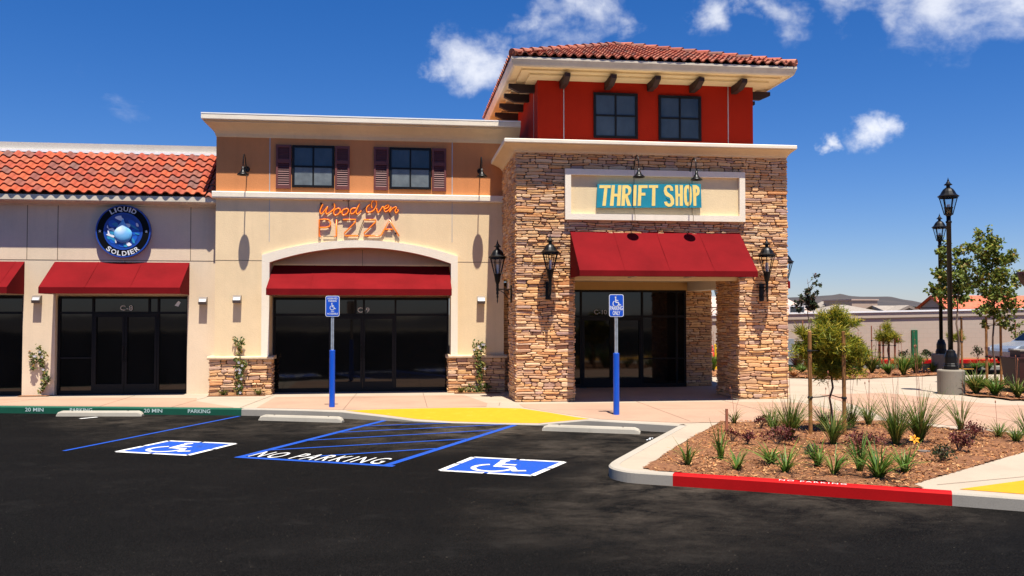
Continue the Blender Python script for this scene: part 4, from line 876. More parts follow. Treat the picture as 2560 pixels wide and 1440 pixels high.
# thrift shop board
yb_ = YT-.13; q = [at(1494, 460, yb_), at(1752, 460, yb_), at(1754, 519, yb_), at(1491, 519, yb_)]
TS = thing('shop_sign', 'teal board with cream painted letters in the framed panel of the tower', 'sign', ((q[0].x+q[1].x)/2, yb_, q[2].z))
mb = MB(); fr_ = [v_.copy() for v_ in q]; bk = [v_+Vector((0, .045, 0)) for v_ in q]
mb.add(fr_+bk, [(3, 2, 1, 0), (4, 5, 6, 7), (0, 1, 5, 4), (1, 2, 6, 5), (2, 3, 7, 6), (3, 0, 4, 7)]); mb.build('board', 'teal', TS)
def LP(u, v_): a_ = q[0].lerp(q[1], u); b_ = q[3].lerp(q[2], u); p_ = b_.lerp(a_, v_); return Vector((p_.x, yb_-.004, p_.z))
lt = MB()
def lpoly(pts): 
    t3 = tessellate_polygon([[Vector((*p_, 0)) for p_ in pts]]); lt.add([LP((x-480)/1100, 1-(y-338)/248) for x, y in pts], [tuple(k) for k in t3])
lpoly([(500, 350), (618, 350), (618, 382), (585, 382), (575, 568), (540, 568), (552, 382), (500, 382)])
lpoly([(628, 350), (662, 350), (660, 440), (694, 440), (696, 350), (732, 350), (726, 568), (690, 568), (692, 470), (658, 470), (656, 568), (618, 568)])
lpoly([(742, 350), (800, 350), (832, 372), (838, 410), (826, 446), (800, 462), (838, 568), (800, 568), (772, 478), (772, 568), (736, 568)]); 
lpoly([(860, 350), (892, 350), (890, 568), (856, 568)]); lpoly([(912, 350), (1008, 350), (1008, 382), (944, 382), (944, 430), (986, 430), (986, 460), (942, 460), (940, 568), (906, 568)])
lpoly([(1022, 350), (1120, 350), (1120, 380), (1092, 380), (1090, 568), (1054, 568), (1058, 380), (1022, 380)])
lpoly([(1282, 410), (1250, 410), (1248, 386), (1232, 374), (1216, 384), (1212, 404), (1222, 424), (1270, 460), (1290, 500), (1288, 548), (1262, 574), (1228, 578), (1196, 560), (1182, 526), (1214, 522), (1222, 540), (1240, 548), (1256, 532), (1252, 508), (1232, 486), (1194, 454), (1180, 414), (1188, 372), (1214, 350), (1250, 350), (1276, 370)])
lpoly([(1302, 350), (1334, 350), (1334, 440), (1352, 440), (1352, 350), (1386, 350), (1382, 568), (1348, 568), (1350, 470), (1334, 470), (1332, 568), (1306, 568)])
lpoly([(1400, 380), (1418, 352), (1452, 348), (1474, 372), (1480, 440), (1476, 520), (1462, 560), (1436, 572), (1410, 560), (1396, 520), (1394, 440)])
lpoly([(1490, 350), (1530, 350), (1558, 370), (1566, 410), (1556, 450), (1526, 470), (1524, 568), (1494, 568)])
lt.build('lettering', 'yellowpaint', TS); ct = MB(); lt2 = lt; lt = ct
def lpoly2(pts, dy=.003):
    t3 = tessellate_polygon([[Vector((*p_, 0)) for p_ in pts]]); ct.add([LP((x-480)/1100, 1-(y-338)/248)+Vector((0, -dy, 0)) for x, y in pts], [tuple(k) for k in t3])
lpoly2([(774, 382), (792, 382), (804, 398), (804, 424), (792, 438), (774, 438)]); lpoly2([(1430, 384), (1444, 388), (1448, 440), (1446, 510), (1438, 532), (1428, 520), (1424, 440)]); lpoly2([(1524, 384), (1534, 394), (1534, 420), (1524, 434)]); lpoly2([(1204, 476), (1222, 470), (1250, 488), (1246, 502), (1220, 502)])
ct.build('letter_counter', 'teal', TS)

# ================================================================ LAMPS
def gooseneck(x, z, yw, label):
    t_ = thing('gooseneck_lamp', label, 'wall lamp', (0, 0, 0), 'black gooseneck lamps over the shop signs')
    MB().add(*(lambda m2: (m2.v, m2.f))(MB().tube([(0, 0, .12), (0, -.04, .12)], [.075, .06], 14))).build('wall_plate', 'black', t_)
    arcp = [(0, -.03, .12), (0, -.10, .17)]+[(0, -.33-.22*math.cos(a), .22+.22*math.sin(a)) for a in [math.pi*.0+i*math.pi/10 for i in range(0)]]
    pts = [(0, -.03, .12), (0, -.12, .15), (0, -.19, .24), (0, -.27, .37), (0, -.37, .43), (0, -.47, .40), (0, -.54, .30), (0, -.57, .14), (0, -.575, .04)]
    MB().tube([tuple(p_) for p_ in smooth_(pts, 4)], .013, 8).build('curved_arm', 'black', t_)
    MB().lathe([(.020, .09), (.034, .085), (.036, .02), (.05, .0), (.062, -.035), (.10, -.075), (.135, -.10), (.142, -.125), (.132, -.125), (.09, -.085), (.04, -.03), (.02, -.01)], (0, -.575, 0), 20, False).build('shade', 'black', t_, smooth=True)
    MB().lathe([(.0, -.03), (.03, -.035), (.038, -.06), (.025, -.09), (0, -.098)], (0, -.575, 0), 10, False).build('bulb', 'bulb', t_)
    t_.location = (x, yw, z); return t_
gl = at(607, 425, 22.5); gooseneck(gl.x, gl.z, YM, 'black gooseneck lamp on the orange wall left of the shuttered windows')
gr = at(1205, 430, 22.5); gooseneck(gr.x, gr.z, YM, 'black gooseneck lamp on the orange wall beside the stone tower')
ga = at(1603, 430, 19.8); gooseneck(ga.x-.05, ga.z, YT, 'left one of the two gooseneck lamps over the thrift shop board'); gb = at(1747, 437, 19.8); gooseneck(gb.x-.05, gb.z, YT, 'right one of the two gooseneck lamps over the thrift shop board')
def lantern_head(t_, cx=0, cy=0, cz=0, s=1., seg=8):
    c_ = (cx, cy, cz); S_ = lambda pr: [(r*s, z*s) for r, z in pr]
    MB().lathe(S_([(.215, .0), (.225, .015), (.20, .03), (.165, .06), (.135, .12), (.10, .17), (.06, .20), (.04, .215), (.04, .25), (.085, .262), (.085, .275), (.05, .30), (.035, .33), (.022, .345), (.022, .36), (.008, .40), (.003, .43)]), c_, seg*2, False).build('lantern_roof', 'black', t_)
    cg = MB()
    for k in range(seg):
        a = 2*math.pi*(k+.5)/seg; cg.tube([(cx+.185*s*math.cos(a), cy+.185*s*math.sin(a), cz+.005*s), (cx+.082*s*math.cos(a), cy+.082*s*math.sin(a), cz-.40*s)], .0105*s, 5)
    cg.lathe(S_([(.175, .0), (.195, .0), (.195, -.03), (.175, -.03)]), c_, seg*2, False); cg.build('cage', 'black', t_)
    MB().lathe(S_([(.178, -.01), (.080, -.395)]), c_, seg, False, math.pi/seg).build('glazing', 'lampglass', t_)
    MB().lathe(S_([(.0, -.16), (.036, -.17), (.036, -.38), (0, -.38)]), c_, 12, False).build('lamp_tube', 'bulb', t_)
    return c_
def wall_lantern(loc, rz, label):
    t_ = thing('wall_lantern', label, 'wall lantern', (0, 0, 0), 'black wall lanterns on the stone tower')
    y = -.34; lantern_head(t_, 0, y, 0)
    MB().lathe([(.092, -.39), (.088, -.41), (.075, -.47), (.062, -.56), (.040, -.62), (.030, -.66), (.040, -.68), (.030, -.70), (.036, -.76), (.026, -.82), (.034, -.86), (.018, -.90), (.026, -.94), (.010, -1.0), (.016, -1.04), (.004, -1.10)], (0, y, 0), 14, False).build('stem', 'black', t_, smooth=True)
    MB().box(-.055, .055, -.03, 0, -1.08, -.66).build('wall_plate', 'black', t_)
    sc_ = MB(); sc_.tube([(0, -.02, -.76), (0, y, -.76)], .014, 6); sc_.tube([(0, -.03, -1.0), (0, -.10, -.96), (0, -.17, -.86), (0, -.26, -.80), (0, -.32, -.78)], .010, 6)
    sc_.tube([(0, -.12+.05*math.cos(a), -.84+.05*math.sin(a)) for a in [i*math.pi/6 for i in range(11)]], .006, 5); sc_.build('scroll_bracket', 'black', t_)
    t_.location = loc; t_.rotation_euler.z = rz; return t_
w1 = at(1375, 632, YT-.36); wall_lantern((w1.x, YT-.04, w1.z), 0, 'black wall lantern on the front of the left stone pier')
w2 = at(1916, 639, YT-.36); dupw = wall_lantern((w2.x, YT-.04, w2.z), 0, 'black wall lantern on the front of the right stone pier')
wall_lantern((X0-.06, 21.0, w1.z-.06), -R(90), 'black wall lantern on the left side of the tower next to the cream wall')
wall_lantern((X1+.05, 21.3, w2.z-.08), R(90), 'black wall lantern sticking out from the right side of the tower'); wall_lantern((8.86, 24.65, 3.0), R(90), 'black wall lantern glimpsed in the gap between the stone piers')
def sconce(p, yw, label):
    t_ = thing('flood_fixture', label, 'wall light', (p.x, yw, p.z-.12), 'small box flood lights on the shop walls'); x, z = p.x, p.z
    MB().extr([(yw, z+.10), (yw-.10, z+.085), (yw-.17, z-.03), (yw-.15, z-.10), (yw, z-.10)], x-.10, x+.10, 'X').build('housing', 'sconce', t_)
    MB().add([(x-.08, yw-.108, z+.07), (x+.08, yw-.108, z+.07), (x+.08, yw-.170, z-.025), (x-.08, yw-.170, z-.025)], [(0, 1, 2, 3)]).build('lens', 'lens', t_)
for (px, py, yw, lb) in ((95, 748, YW, 'box flood light on the pale pillar above the small climber'), (509, 752, YW, 'box flood light on the pale wall beside the cream building corner'), (594, 748, YM, 'box flood light on the cream wall left of the arch'), (1202, 750, YM, 'box flood light on the cream wall right of the arch')): sconce(at(px, py, yw), yw, lb)

# ================================================================ PARKING SIGN POSTS
def sign_post(loc, label, texts, symv, syms):
    t_ = thing('parking_sign', label, 'parking sign', (0, 0, 0))
    MB().lathe([(.062, 0), (.062, 1.25), (.055, 1.255), (.02, 1.256)], (0, 0, 0), 20).build('sleeve', 'sleeve', t_, smooth=False)
    pm = MB(); pm.box(-.032, .032, -.02, .02, 1.24, 2.42); o_ = pm.build('post', 'galv', t_)
    hl = MB()
    for k in range(26): hl.lathe([(.0001, 0), (.008, 0)], (0, 0, 0), 6, False) if 0 else hl.add([(.008*math.cos(a), -.0215, 1.30+k*.026+.008*math.sin(a)) for a in [i*math.pi/3 for i in range(6)]], [tuple(range(6))])
    hl.build('punched_hole', 'groove', o_)
    def rr(w_, h_, r_, y, zc):
        pts = []
        for cx, cz, a0 in ((w_/2-r_, h_/2-r_, 0), (-w_/2+r_, h_/2-r_, 90), (-w_/2+r_, -h_/2+r_, 180), (w_/2-r_, -h_/2+r_, 270)):
            pts += [(cx+r_*math.cos(R(a0+k*22.5)), zc+cz+r_*math.sin(R(a0+k*22.5))) for k in range(5)]
        return pts
    zc = 2.222; pl = MB().extr(rr(.305, .457, .04, 0, zc), -.030, -.024).build('sign_panel', 'white', t_)
    MB().extr(rr(.281, .433, .032, 0, zc), -.0315, -.0305).build('blue_field', 'blue', pl)
    isa(Vector((-.5*syms+.0, -.0335, zc+symv)), Vector((1, 0, 0)), Vector((0, 0, 1)), syms, 0, None).build('wheelchair_symbol', 'white', pl)
    for tx, h_, w_, z in texts: textmb(tx, h_, w_, (0, -.0335, zc+z), off=.02, depth=0).build('lettering', 'white', pl)
    MB().add(*(lambda m2: (m2.v, m2.f))(MB().tube([(0, -.034, zc+.20), (0, -.038, zc+.20)], .007, 6))).build('bolt', 'galv', t_)
    t_.location = loc; return t_
pA = gp(830, 1018); pB = gp(1541, 1037)
sign_post((pA.x, pA.y, 0), 'blue reserved parking sign on a blue sleeved post before the cream shop', [('RESERVED', .040, .215, .150), ('PARKING', .040, .18, .095), ('VAN', .034, .07, -.130), ('ACCESSIBLE', .038, .235, -.185)], -.085, .165)
sign_post((pB.x, pB.y, 0), 'blue parking only sign on a blue sleeved post before the stone tower', [('PARKING', .088, .262, -.095), ('ONLY', .085, .155, -.195)], -.025, .215)

# ================================================================ STREET LAMPS
def street_lamp(loc, label):
    t_ = thing('street_lamp', label, 'street lamp', (0, 0, 0), 'black street lamps on concrete pedestals')
    MB().lathe([(.325, 0), (.325, .62), (.315, .645), (.29, .655), (0.1, .66)], (0, 0, 0), 32).build('pedestal', 'ped', t_, smooth=False)
    MB().lathe([(.19, .655), (.19, .75), (.17, .77), (.17, .80), (.155, .82), (.155, .98), (.145, 1.02), (.115, 1.10), (.115, 1.13), (.085, 1.15), (.06, 1.17)], (0, 0, 0), 12).build('base_casting', 'black', t_)
    MB().lathe([(.062, 1.15), (.060, 4.42), (.075, 4.43), (.075, 4.47), (.055, 4.48), (.055, 4.62)], (0, 0, 0), 16).build('pole', 'black', t_, smooth=True)
    MB().lathe([(.06, 4.60), (.09, 4.64), (.10, 4.80), (.115, 4.83)], (0, 0, 0), 16).build('lantern_cup', 'black', t_)
    lantern_head(t_, 0, 0, 5.10, 1.17, 6)
    t_.location = loc; return t_
l1 = gp(2378, 985); street_lamp((l1.x, l1.y, -.03), 'nearer and taller looking black street lamp on a round concrete pedestal')
k2 = dirpx(2352, 785); k2 = k2/FPX*31.0; street_lamp((k2.x, k2.y, 0), 'farther black street lamp half hidden behind the nearer one')

# ================================================================ PLANTS
def clump(loc, h, w, n, label, mat='blade', nm='lily_clump', grp='strap leaved plants in the mulch beds', stiff=.5, bw=.011, seed=0, stalks=0, cat='plant'):
    rnd = random.Random(seed or int(abs(loc[0]*131+loc[1]*37)*10)); mb = MB(); h *= 1.25; w *= 1.6; n = int(n*2.0); bw *= .9; stiff *= .7
    for k in range(n):
        a = rnd.uniform(0, 2*math.pi); L_ = h*rnd.uniform(.65, 1.15); out = w/2*rnd.uniform(.25, 1.1); d = Vector((math.cos(a), math.sin(a), 0)); sd_ = Vector((-math.sin(a), math.cos(a), 0)); b0 = d*rnd.uniform(0, .035)+sd_*rnd.uniform(-.02, .02)
        droop = rnd.uniform(.1, 1)*(1-stiff)*1.5; pts = []
        for i in range(7):
            s_ = i/6; pts.append(b0+d*out*(s_**1.35)+Vector((0, 0, L_*(s_-droop*.62*s_**2.4)))+sd_*(rnd.uniform(-.01, .01)+.02*math.sin(k)*s_))
        tw = rnd.uniform(-.5, .5); vs = []
        for i, p_ in enumerate(pts):
            ww = bw*rnd.uniform(.9, 1.1)*(1-.9*(i/6)**2); q_ = (sd_*math.cos(tw)+Vector((0, 0, 1))*math.sin(tw)*.4)*ww; vs += [p_-q_, p_+q_]
        mb.add([Vector(loc)+v_ for v_ in vs], [(2*i, 2*i+1, 2*i+3, 2*i+2) for i in range(6)])
    o_ = mb.build(nm, mat, loc=loc, label=label, category=cat, group=grp)
    if stalks:
        s_ = MB()
        for k in range(stalks):
            a = rnd.uniform(0, 6.3); x = loc[0]+.03*math.cos(a); y = loc[1]+.03*math.sin(a); H_ = h*rnd.uniform(1.25, 1.7); tx, ty = rnd.uniform(-.1, .1), rnd.uniform(-.1, .1)
            s_.tube([(x, y, loc[2]), (x+tx*.4, y+ty*.4, loc[2]+H_*.6), (x+tx, y+ty, loc[2]+H_)], [.004, .003, .0025], 5)
            s_.lathe([(0, 0), (.010, .015), (.011, .035), (0, .06)], (x+tx, y+ty, loc[2]+H_), 6, False)
        s_.build('flower_stalk', 'stakered', o_)
    return o_
def shrub(loc, h, w, n, mat, label, nm='shrub', grp=None, ls=.022, cat='shrub', seed=0, flat=1.):
    rnd = random.Random(seed or int(abs(loc[0]*71+loc[1]*53)*10)); mb = MB(); t_ = thing(nm, label, cat, loc, grp); st_ = MB(); tips = []
    for k in range(9):
        a = rnd.uniform(0, 6.3); r_ = rnd.uniform(.2, 1)*w*.42; tp = Vector((loc[0]+r_*math.cos(a), loc[1]+r_*math.sin(a), loc[2]+h*rnd.uniform(.5, .95)*(1-.35*(r_/(w*.5))**2))); tips.append(tp)
        st_.tube([loc, tuple((Vector(loc)+tp)/2+Vector((0, 0, h*.05))), tuple(tp)], [.008, .005, .003], 5)
    st_.build('stems', 'bark', t_)
    for k in range(n):
        tp = rnd.choice(tips); p_ = tp+Vector((rnd.gauss(0, 1), rnd.gauss(0, 1), rnd.gauss(0, .8)*flat))*w*.13; p_.z = max(p_.z, loc[2]+.01)
        q1 = Vector((rnd.gauss(0, 1), rnd.gauss(0, 1), rnd.gauss(0, 1)+.4)).normalized(); q2 = q1.orthogonal().normalized(); q2 = q2*math.cos(k)+q1.cross(q2)*math.sin(k); l_ = ls*rnd.uniform(.6, 1.3)
        mb.add([p_-q1*l_, p_+q2*l_*.5, p_+q1*l_, p_-q2*l_*.5], [(0, 1, 2, 3)])
    mb.build('foliage', mat, t_); return t_
# front bed, (picture place, height m, width m, leaves)
def spot(px, py, z=.0): v_ = gp(px, py, z); return (v_.x, v_.y, z-.005)
def m_at(px, py, pix): v_ = gp(px, py); return pix/FPX*(v_.x*math.sin(YAW)+v_.y*math.cos(YAW))
for (px, py, ph, pw, n, lb) in [
    (1718, 1161, 58, 50, 13, 'small bright green lily clump nearest the island kerb'), (1802, 1148, 84, 34, 13, 'tall narrow lily clump at the left of the bed'), (1843, 1173, 52, 52, 12, 'small drooping lily clump with a pale base by the red kerb'),
    (1927, 1160, 58, 84, 20, 'spreading lily clump left of the centre of the bed'), (1963, 1181, 62, 84, 16, 'sparse lily clump arching over the mulch behind the red kerb'), (2045, 1165, 58, 50, 18, 'narrow upright lily clump in front of the red shrub'),
    (2085, 1187, 72, 82, 15, 'lily clump with long broad leaves just behind the kerb lettering'), (2150, 1178, 82, 60, 20, 'lily clump with one broad pale green leaf standing up'), (2196, 1196, 78, 104, 44, 'fullest bright green lily clump at the front of the bed'),
    (2262, 1180, 62, 66, 24, 'lily clump below the orange flower')]:
    clump(spot(px, py), m_at(px, py, ph), m_at(px, py, pw)*1.3, n, lb, seed=px, stiff=.45, bw=.013)
for (px, py, ph, pw, n, sk, lb) in [
    (1835, 1058, 44, 56, 16, 2, 'grassy clump behind the short survey stake'), (1925, 1066, 52, 56, 26, 1, 'yellowish grassy clump left of the big sedge'), (1975, 1098, 100, 96, 90, 3, 'big dense sedge clump left of the staked tree'),
    (1935, 1085, 62, 60, 24, 0, 'thin sedge clump by the dark red shrub at the left'), (2060, 1064, 52, 80, 40, 1, 'sedge clump at the foot of the staked tree'), (2083, 1112, 96, 84, 56, 1, 'tall sedge clump between the two tree stakes'), (2128, 1072, 72, 64, 36, 2, 'sedge clump behind the right tree stake'),
    (2172, 1062, 64, 70, 40, 3, 'grassy clump with tall flower stalks right of the staked tree'), (2240, 1112, 122, 120, 80, 2, 'largest sedge clump left part with long arching leaves'), (2300, 1106, 116, 120, 90, 4, 'largest sedge clump right part with several flower stalks'),
    (2402, 1076, 92, 96, 22, 1, 'sparse reddish sedge with long arching leaves above the red shrubs'), (2497, 1092, 44, 72, 30, 1, 'low sedge at the back right of the bed'), (2540, 1107, 46, 60, 34, 0, 'low dark sedge near the right edge of the photo'), (2566, 1088, 66, 70, 24, 0, 'reddish sedge cut by the right edge of the photo')]:
    clump(spot(px, py), m_at(px, py, ph), m_at(px, py, pw)*1.15, n, lb, 'bladedk', 'sedge_clump', 'sedge clumps in the front bed', .55, .0085, px, sk)
for (px, py, ph, pw, n, mt, lb) in [
    (1830, 1104, 42, 40, 130, 'redleaf', 'small russet shrub behind the short survey stake'), (1868, 1112, 38, 42, 200, 'redleaf', 'russet shrub between the lilies at the left of the bed'), (1903, 1072, 36, 34, 260, 'redleaf', 'dark red shrub at the back left of the bed'),
    (1945, 1112, 44, 76, 420, 'redleaf', 'broad red topped shrub below the big sedge'), (2028, 1150, 40, 50, 200, 'dkleaf', 'dark green shrub behind the narrow lily'), (2150, 1132, 52, 96, 650, 'redleaf', 'largest dark red shrub beside the right tree stake'),
    (2396, 1128, 50, 54, 480, 'redleaf', 'dark red shrub on a short stem right of the orange flower'), (2432, 1100, 44, 62, 460, 'redleaf', 'pink tipped red shrub behind the one on a short stem'), (2356, 1152, 34, 64, 330, 'dkleaf', 'low dark green shrub near the path')]:
    shrub(spot(px, py), m_at(px, py, ph), m_at(px, py, pw), n, mt, lb, 'low_shrub', 'low shrubs in the front bed')
# orange lily flower
def flower(c_, s_, mat, label, cat='flower', nm='lily_flower'):
    mb = MB(); ax = Vector((-.1, -.75, .6)).normalized(); u = ax.orthogonal().normalized(); w_ = ax.cross(u)
    for k in range(6):
        a = k*math.pi/3+.3; d = u*math.cos(a)+w_*math.sin(a); n_ = -u*math.sin(a)+w_*math.cos(a); c0 = Vector(c_)
        p1 = c0+d*s_*.15; p2 = c0+d*s_*.55+ax*s_*.22; p3 = c0+d*s_+ax*s_*.12
        mb.add([p1-n_*s_*.06, p1+n_*s_*.06, p2+n_*s_*.2, p3, p2-n_*s_*.2], [(0, 1, 2, 4), (4, 2, 3)])
    return mb, ax
fl_ = spot(2286, 1140); fy = Vector((fl_[0], fl_[1], .235)); t_ = thing('lily_flower', 'open orange lily flower in front of the largest sedge', 'flower', fl_)
mb, ax = flower(fy, .088, 'lily', ''); mb.build('petals', 'lily', t_); MB().tube([fl_, (fl_[0]+.01, fl_[1]+.02, .14), tuple(fy-ax*.01)], .004, 5).build('stalk', 'blade', t_)
fl_ = spot(2398, 1123); t_ = thing('lily_flower', 'small yellow bloom under the dark red shrub', 'flower', fl_); mb, ax = flower((fl_[0], fl_[1]-.1, .10), .035, 'vyellow', ''); mb.build('petals', 'vyellow', t_); MB().tube([(fl_[0], fl_[1], 0), (fl_[0], fl_[1]-.1, .095)], .003, 5).build('stalk', 'blade', t_)
sp_ = spot(1817, 1080); mb = MB().box(sp_[0]-.022, sp_[0]+.022, sp_[1]-.012, sp_[1]+.012, -.05, .40); mb.build('survey_stake', 'stakered', loc=sp_, label='short orange brown wooden stake at the back left of the bed', category='stake')
sp_ = spot(2310, 1129); MB().lathe([(.09, 0), (.09, .02), (.07, .025), (.01, .026)], sp_, 14).build('irrigation_box', 'sconce', loc=sp_, label='round grey irrigation lid in the mulch under the orange flower', category='irrigation lid')

# ------------------------------------------------ trees
def limb(mb, a, b_, r0, r1, rnd, seg=5):
    a = Vector(a); b_ = Vector(b_); n = 5; L_ = (b_-a).length; pts = [a.lerp(b_, i/n)+Vector((rnd.gauss(0, 1), rnd.gauss(0, 1), rnd.gauss(0, .5)))*L_*.025*(0 if i in (0, n) else 1) for i in range(n+1)]
    mb.tube(pts, [r0+(r1-r0)*i/n for i in range(n+1)], seg); return pts
def staked_tree(base, trunk_h, top_h, clusters, nleaf, lsz, leafmat, label, grp, stakes, ties, tr=.02, kind='broad', seed=1, stake_h=1.5, nm='young_tree', lean=0, narrow=False, stmat='stake', sr=.03, spread=1.):
    rnd = random.Random(seed); base = Vector(base); t_ = thing(nm, label, 'tree', base[:], grp); tk = MB()
    fork = base+Vector((lean*.5, 0, trunk_h)); top = base+Vector((lean, 0, top_h))
    limb(tk, base, fork, tr, tr*.8, rnd, 8); limb(tk, fork, top, tr*.8, tr*.2, rnd, 6); mb = MB()
    for (dx, dy, dz, rx, rz, wgt) in clusters:
        c_ = base+Vector((dx, dy, dz)); t0 = max(.0, min(.95, (dz-rz-trunk_h)/max(.01, top_h-trunk_h)*.9)); a_ = fork.lerp(top, t0); br = limb(tk, a_, c_, tr*.32, tr*.08, rnd)
        subs = []
        for k in range(max(3, int(8*wgt))):
            e_ = c_+Vector((rnd.gauss(0, .5)*rx, rnd.gauss(0, .5)*rx, rnd.gauss(0, .5)*rz)); s0 = br[rnd.randint(2, 5)]; tk.tube([s0, (s0+e_)/2+Vector((0, 0, .02)), e_], [tr*.10, tr*.07, tr*.04], 4); subs.append((s0, e_))
        for k in range(int(nleaf*wgt)):
            s0, e_ = rnd.choice(subs); f_ = rnd.uniform(.25, 1.12); p_ = s0.lerp(e_, f_)+Vector((rnd.gauss(0, 1), rnd.gauss(0, 1), rnd.gauss(0, 1)))*(rx*.20*spread)
            if kind == 'feather':
                d = ((e_-s0).normalized()*.4+Vector((rnd.gauss(0, .8), rnd.gauss(0, .8), rnd.gauss(0, .6)+.25))).normalized(); s_ = d.orthogonal().normalized(); s_ = s_*math.cos(k)+d.cross(s_)*math.sin(k); l_ = lsz*rnd.uniform(.6, 1.3)
                mb.add([p_-s_*l_*.06, p_+s_*l_*.06, p_+d*l_+s_*l_*.02, p_+d*l_-s_*l_*.02], [(0, 1, 2, 3)])
            else:
                n_ = Vector((rnd.gauss(0, .7), rnd.gauss(0, .7)-.2, rnd.gauss(0, .7)+.4)).normalized(); d = n_.orthogonal().normalized(); d = d*math.cos(k*2.4)+n_.cross(d)*math.sin(k*2.4); s_ = n_.cross(d); l_ = lsz*rnd.uniform(.6, 1.25)
                mb.add([p_, p_+d*l_*.45+s_*l_*.5+n_*l_*.1, p_+d*l_*.7+s_*l_*.22, p_+d*l_*1.1-n_*l_*.15, p_+d*l_*.7-s_*l_*.22, p_+d*l_*.45-s_*l_*.5+n_*l_*.1], [(0, 1, 2, 3, 4, 5)])
    tk.build('trunk', 'bark', t_, smooth=True)
    if mb.v: mb.build('crown', leafmat, t_)
    for (dx, dy) in stakes:
        s_ = MB(); s_.lathe([(sr, -.05), (sr*.95, stake_h), (sr*.6, stake_h+.02)], (base.x+dx, base.y+dy, 0), 10); s_.build('stake', stmat, t_)
    for z in ties:
        for (dx, dy) in stakes:
            s_ = MB(); p_ = Vector((base.x+dx*1.12, base.y+dy*1.12-.0, z)); q_ = Vector((base.x+lean*.5*z/trunk_h, base.y, z+.01)); s_.tube([p_, (p_+q_)/2+Vector((0, 0, -.012)), q_], .009, 6); s_.lathe([(sr+.008, -.02), (sr+.012, 0), (sr+.008, .02)], (base.x+dx, base.y+dy, z), 10, False); s_.build('tree_tie', 'tie', t_)
    return t_
b1 = gp(2080, 1078); k = (b1.x*math.sin(YAW)+b1.y*math.cos(YAW))/FPX       # metres per picture pixel at the tree
def cl(lst, x0, y0, k): return [((x-x0)*k, dy*k, (y0-y)*k, rx*k, rz*k, w_) for (x, y, dy, rx, rz, w_) in lst]
staked_tree((b1.x, b1.y, 0), .95, 2.15, cl([(2080, 795, 0, 30, 28, .55), (2110, 805, 10, 26, 20, .45), (2050, 805, 0, 26, 20, .35), (2045, 840, -20, 42, 28, 1.1), (2010, 850, 10, 26, 24, .7), (2110, 845, 20, 36, 26, .7), (2140, 855, -10, 26, 22, .75), (2080, 870, -30, 48, 26, 1.2),
    (2030, 885, 0, 36, 24, 1.), (2125, 890, 10, 40, 26, 1.), (2080, 905, 20, 48, 24, 1.2), (2050, 925, -10, 36, 18, .7), (2110, 925, 0, 36, 16, .7), (2155, 885, 0, 20, 18, .4), (2000, 875, 0, 20, 16, .35), (2130, 810, 0, 20, 18, .3)], 2080, 1078, k),
    1650, .11, 'acacia', 'feathery yellow green young tree between two stakes in the front bed', None, [(-45*k-.20, -.25), (44*k-.30, -.42)], [.62, 1.42], .022, 'feather', 11, 1.74, 'staked_tree', 0, sr=.034)
b2_ = gp(2487, 962); k = (b2_.x*math.sin(YAW)+b2_.y*math.cos(YAW))/FPX
staked_tree((b2_.x, b2_.y, 0), 1.75, 4.3, cl([(2487, 590, 0, 18, 22, .3), (2490, 615, 0, 34, 28, 1.1), (2480, 640, 10, 30, 26, 1.1), (2455, 590, 0, 22, 18, .35), (2515, 640, 0, 24, 26, .7), (2435, 628, 0, 26, 18, .5), (2420, 612, 0, 10, 16, .12), (2510, 600, 0, 18, 18, .2), (2480, 680, 0, 36, 26, 1.), (2510, 690, 0, 30, 26, .9),
    (2450, 690, 0, 30, 24, .6), (2445, 715, 20, 32, 22, .6), (2540, 640, 0, 26, 22, .6), (2550, 690, 0, 26, 26, .7), (2480, 730, 0, 40, 24, 1.1), (2520, 735, 0, 34, 24, .9), (2460, 765, 0, 30, 18, .6), (2500, 775, 0, 40, 18, .9), (2545, 765, 0, 26, 20, .6), (2530, 805, 0, 24, 12, .3), (2545, 820, 0, 14, 8, .12), (2460, 810, 0, 18, 10, .15), (2430, 672, 0, 14, 12, .15)], 2487, 962, k),
    300, .10, 'maple', 'large broad leaved young tree with two stakes at the right edge', None, [(-24*k, -.05), (18*k, .0)], [.82, 1.72], .03, 'broad', 22, 1.95, sr=.036)
b3 = gp(2396, 935); k = (b3.x*math.sin(YAW)+b3.y*math.cos(YAW))/FPX
staked_tree((b3.x, b3.y, 0), 2.1, 4.3, cl([(2368, 615, 0, 20, 22, .25), (2345, 632, 0, 16, 14, .25), (2400, 622, 0, 24, 16, .35), (2405, 650, 0, 28, 22, .7), (2425, 655, 0, 16, 20, .3), (2395, 680, 0, 30, 20, .7), (2350, 695, 0, 22, 24, .6), (2425, 690, 0, 22, 18, .5), (2385, 715, 10, 34, 22, .9), (2410, 715, 0, 26, 20, .8), (2430, 715, 0, 18, 14, .35),
    (2355, 725, 0, 26, 12, .6), (2330, 725, 0, 16, 9, .35), (2340, 690, 0, 14, 16, .3), (2395, 745, 0, 30, 16, .5), (2375, 760, 0, 20, 12, .3), (2360, 650, 0, 18, 26, .3)], 2396, 935, k),
    300, .125, 'maple', 'broad leaved young tree directly behind the nearer street lamp', None, [(10*k, 0), (-12*k, .1)], [1.1, 1.9], .035, 'broad', 33, 1.95, sr=.036)
b4 = gp(2221, 925); k = (b4.x*math.sin(YAW)+b4.y*math.cos(YAW))/FPX
